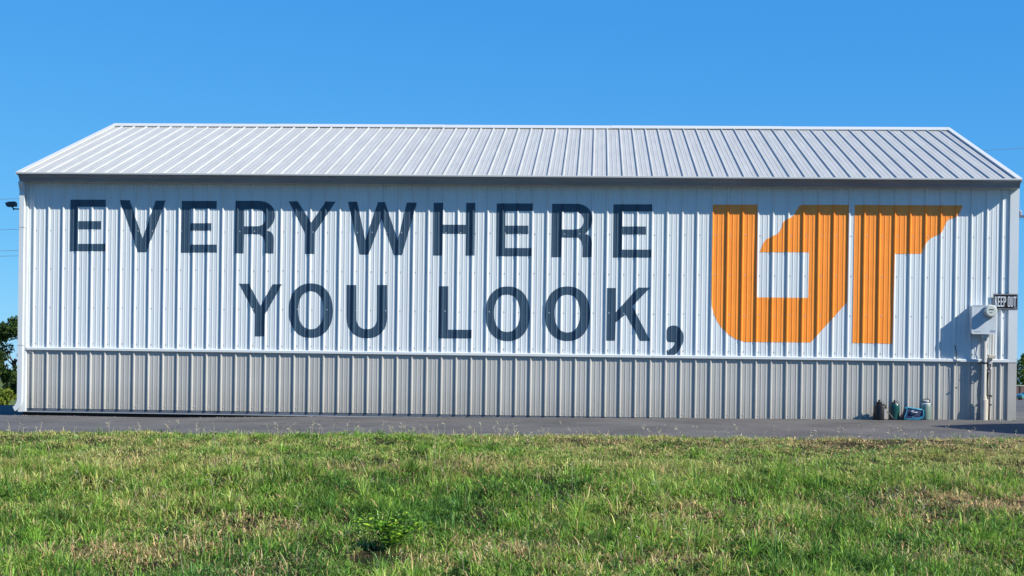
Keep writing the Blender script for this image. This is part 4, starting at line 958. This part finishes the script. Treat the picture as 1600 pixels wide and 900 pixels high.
# broadleaf weeds
def weed(x, y, r_, n, m, label, seed, hmax=.22, ls=.022, name='broadleaf_weed'):
    g = random.Random(seed); z = float(H(x, y)); w = empty(name, (x, y, z), label, 'weed', 'broad leaved weeds in the grass')
    st = MB(); lf = MB(); tones = []
    nb = max(4, n//14)
    for k in range(nb):
        a = g.uniform(0, 6.28); L_ = r_*g.uniform(.5, 1.05); h = hmax*g.uniform(.45, 1)
        pts = [Vector((math.cos(a)*L_*t_, math.sin(a)*L_*t_*.8, h*math.sin(min(1, t_*1.1)*1.5))) for t_ in (0, .25, .5, .75, 1)]
        st.tube(pts, [.003, .0026, .002, .0016, .001], 4, False)
        for q in range(n//nb):
            t_ = g.uniform(.25, 1)*3.999; i = int(t_); p = pts[i].lerp(pts[i+1], t_-i)
            b_ = g.uniform(0, 6.28); tilt = g.uniform(-.1, .9); s_ = ls*g.uniform(.6, 1.3)
            d = Vector((math.cos(b_), math.sin(b_), math.sin(tilt)*.7)).normalized(); sd = d.cross(Vector((g.uniform(-.4,.4), g.uniform(-.4,.4), 1))).normalized(); nn = d.cross(sd)
            c0 = p+d*.012
            lf.add([c0, c0+d*s_*.7+sd*s_*.55-nn*s_*.12, c0+d*s_*1.4+sd*s_*.42, c0+d*s_*2.0, c0+d*s_*1.4-sd*s_*.42, c0+d*s_*.7-sd*s_*.55-nn*s_*.12, c0+d*s_*1.0+nn*s_*.12], [(0,1,6),(1,2,6),(2,3,6),(3,4,6),(4,5,6),(5,0,6)])
            tones += [g.random()]*6
    st.build('stem', M_BARKW, w, fix=False)
    me = lf.mesh('foliage', m); at_ = me.attributes.new('tone', 'FLOAT', 'FACE'); at_.data.foreach_set('value', np.array(tones, np.float32)); link('foliage', me, w)
M_BARKW = mat('weed_stem', (.12,.14,.05), .8)
M_WD = leaf_mat('weed_leaves', (.06,.17,.02), (.16,.34,.035), (.42,.58,.06))
M_WD2 = leaf_mat('weed_leaves_dull', (.09,.19,.05), (.14,.27,.06), (.22,.34,.09))
weed(7.33, -10.98, .24, 260, M_WD, 'bright yellow green leafy weed over a dark hollow near the bottom of the picture', 3, .28, .030)
weed(7.08, -10.80, .13, 50, M_WD, 'upright bright weed sprig at the upper left of the dark hollow', 4, .34, .020)
weed(7.48, -10.45, .15, 60, M_WD, 'small yellow green weed behind the larger bright weed', 5, .20, .018)
# small broad leaves mixed all through the turf: ground cover, one object
g = np.random.default_rng(31); n = 5200
yy = g.uniform(-12.2, -4.6, n); D = CD+yy; xx = CX-.0542*D+g.uniform(-1, 1, n)*(D*.337+.8)
k_ = (fbm(xx, yy, 1.3, 15) > .5) | (g.random(n) < .15); xx, yy = xx[k_], yy[k_]; lf = MB(); tones = []
zz = H(xx, yy)
for x, y, z in zip(xx, yy, zz):
    for q in range(5):
        a = g.uniform(0, 6.283); s_ = g.uniform(.010, .024); el = g.uniform(.1, .9); r_ = g.uniform(.004, .03); h_ = g.uniform(.02, .085)
        d = Vector((math.cos(a)*math.cos(el), math.sin(a)*math.cos(el), math.sin(el))); sd = Vector((-math.sin(a), math.cos(a), g.uniform(-.4, .4))).normalized(); c0 = Vector((x, y, z+h_))+Vector((math.cos(a), math.sin(a), 0))*r_
        lf.add([c0, c0+d*s_*.9+sd*s_*.5, c0+d*s_*1.9, c0+d*s_*.9-sd*s_*.5], [(0,1,2,3)]); tones.append(g.random())
me = lf.mesh('clover_and_weeds', M_WD2); at_ = me.attributes.new('tone', 'FLOAT', 'FACE'); at_.data.foreach_set('value', np.array(tones, np.float32))
tag(link('clover_and_weeds', me), 'small broad leaves of clover and weeds mixed through the grass', 'ground cover', kind='stuff')
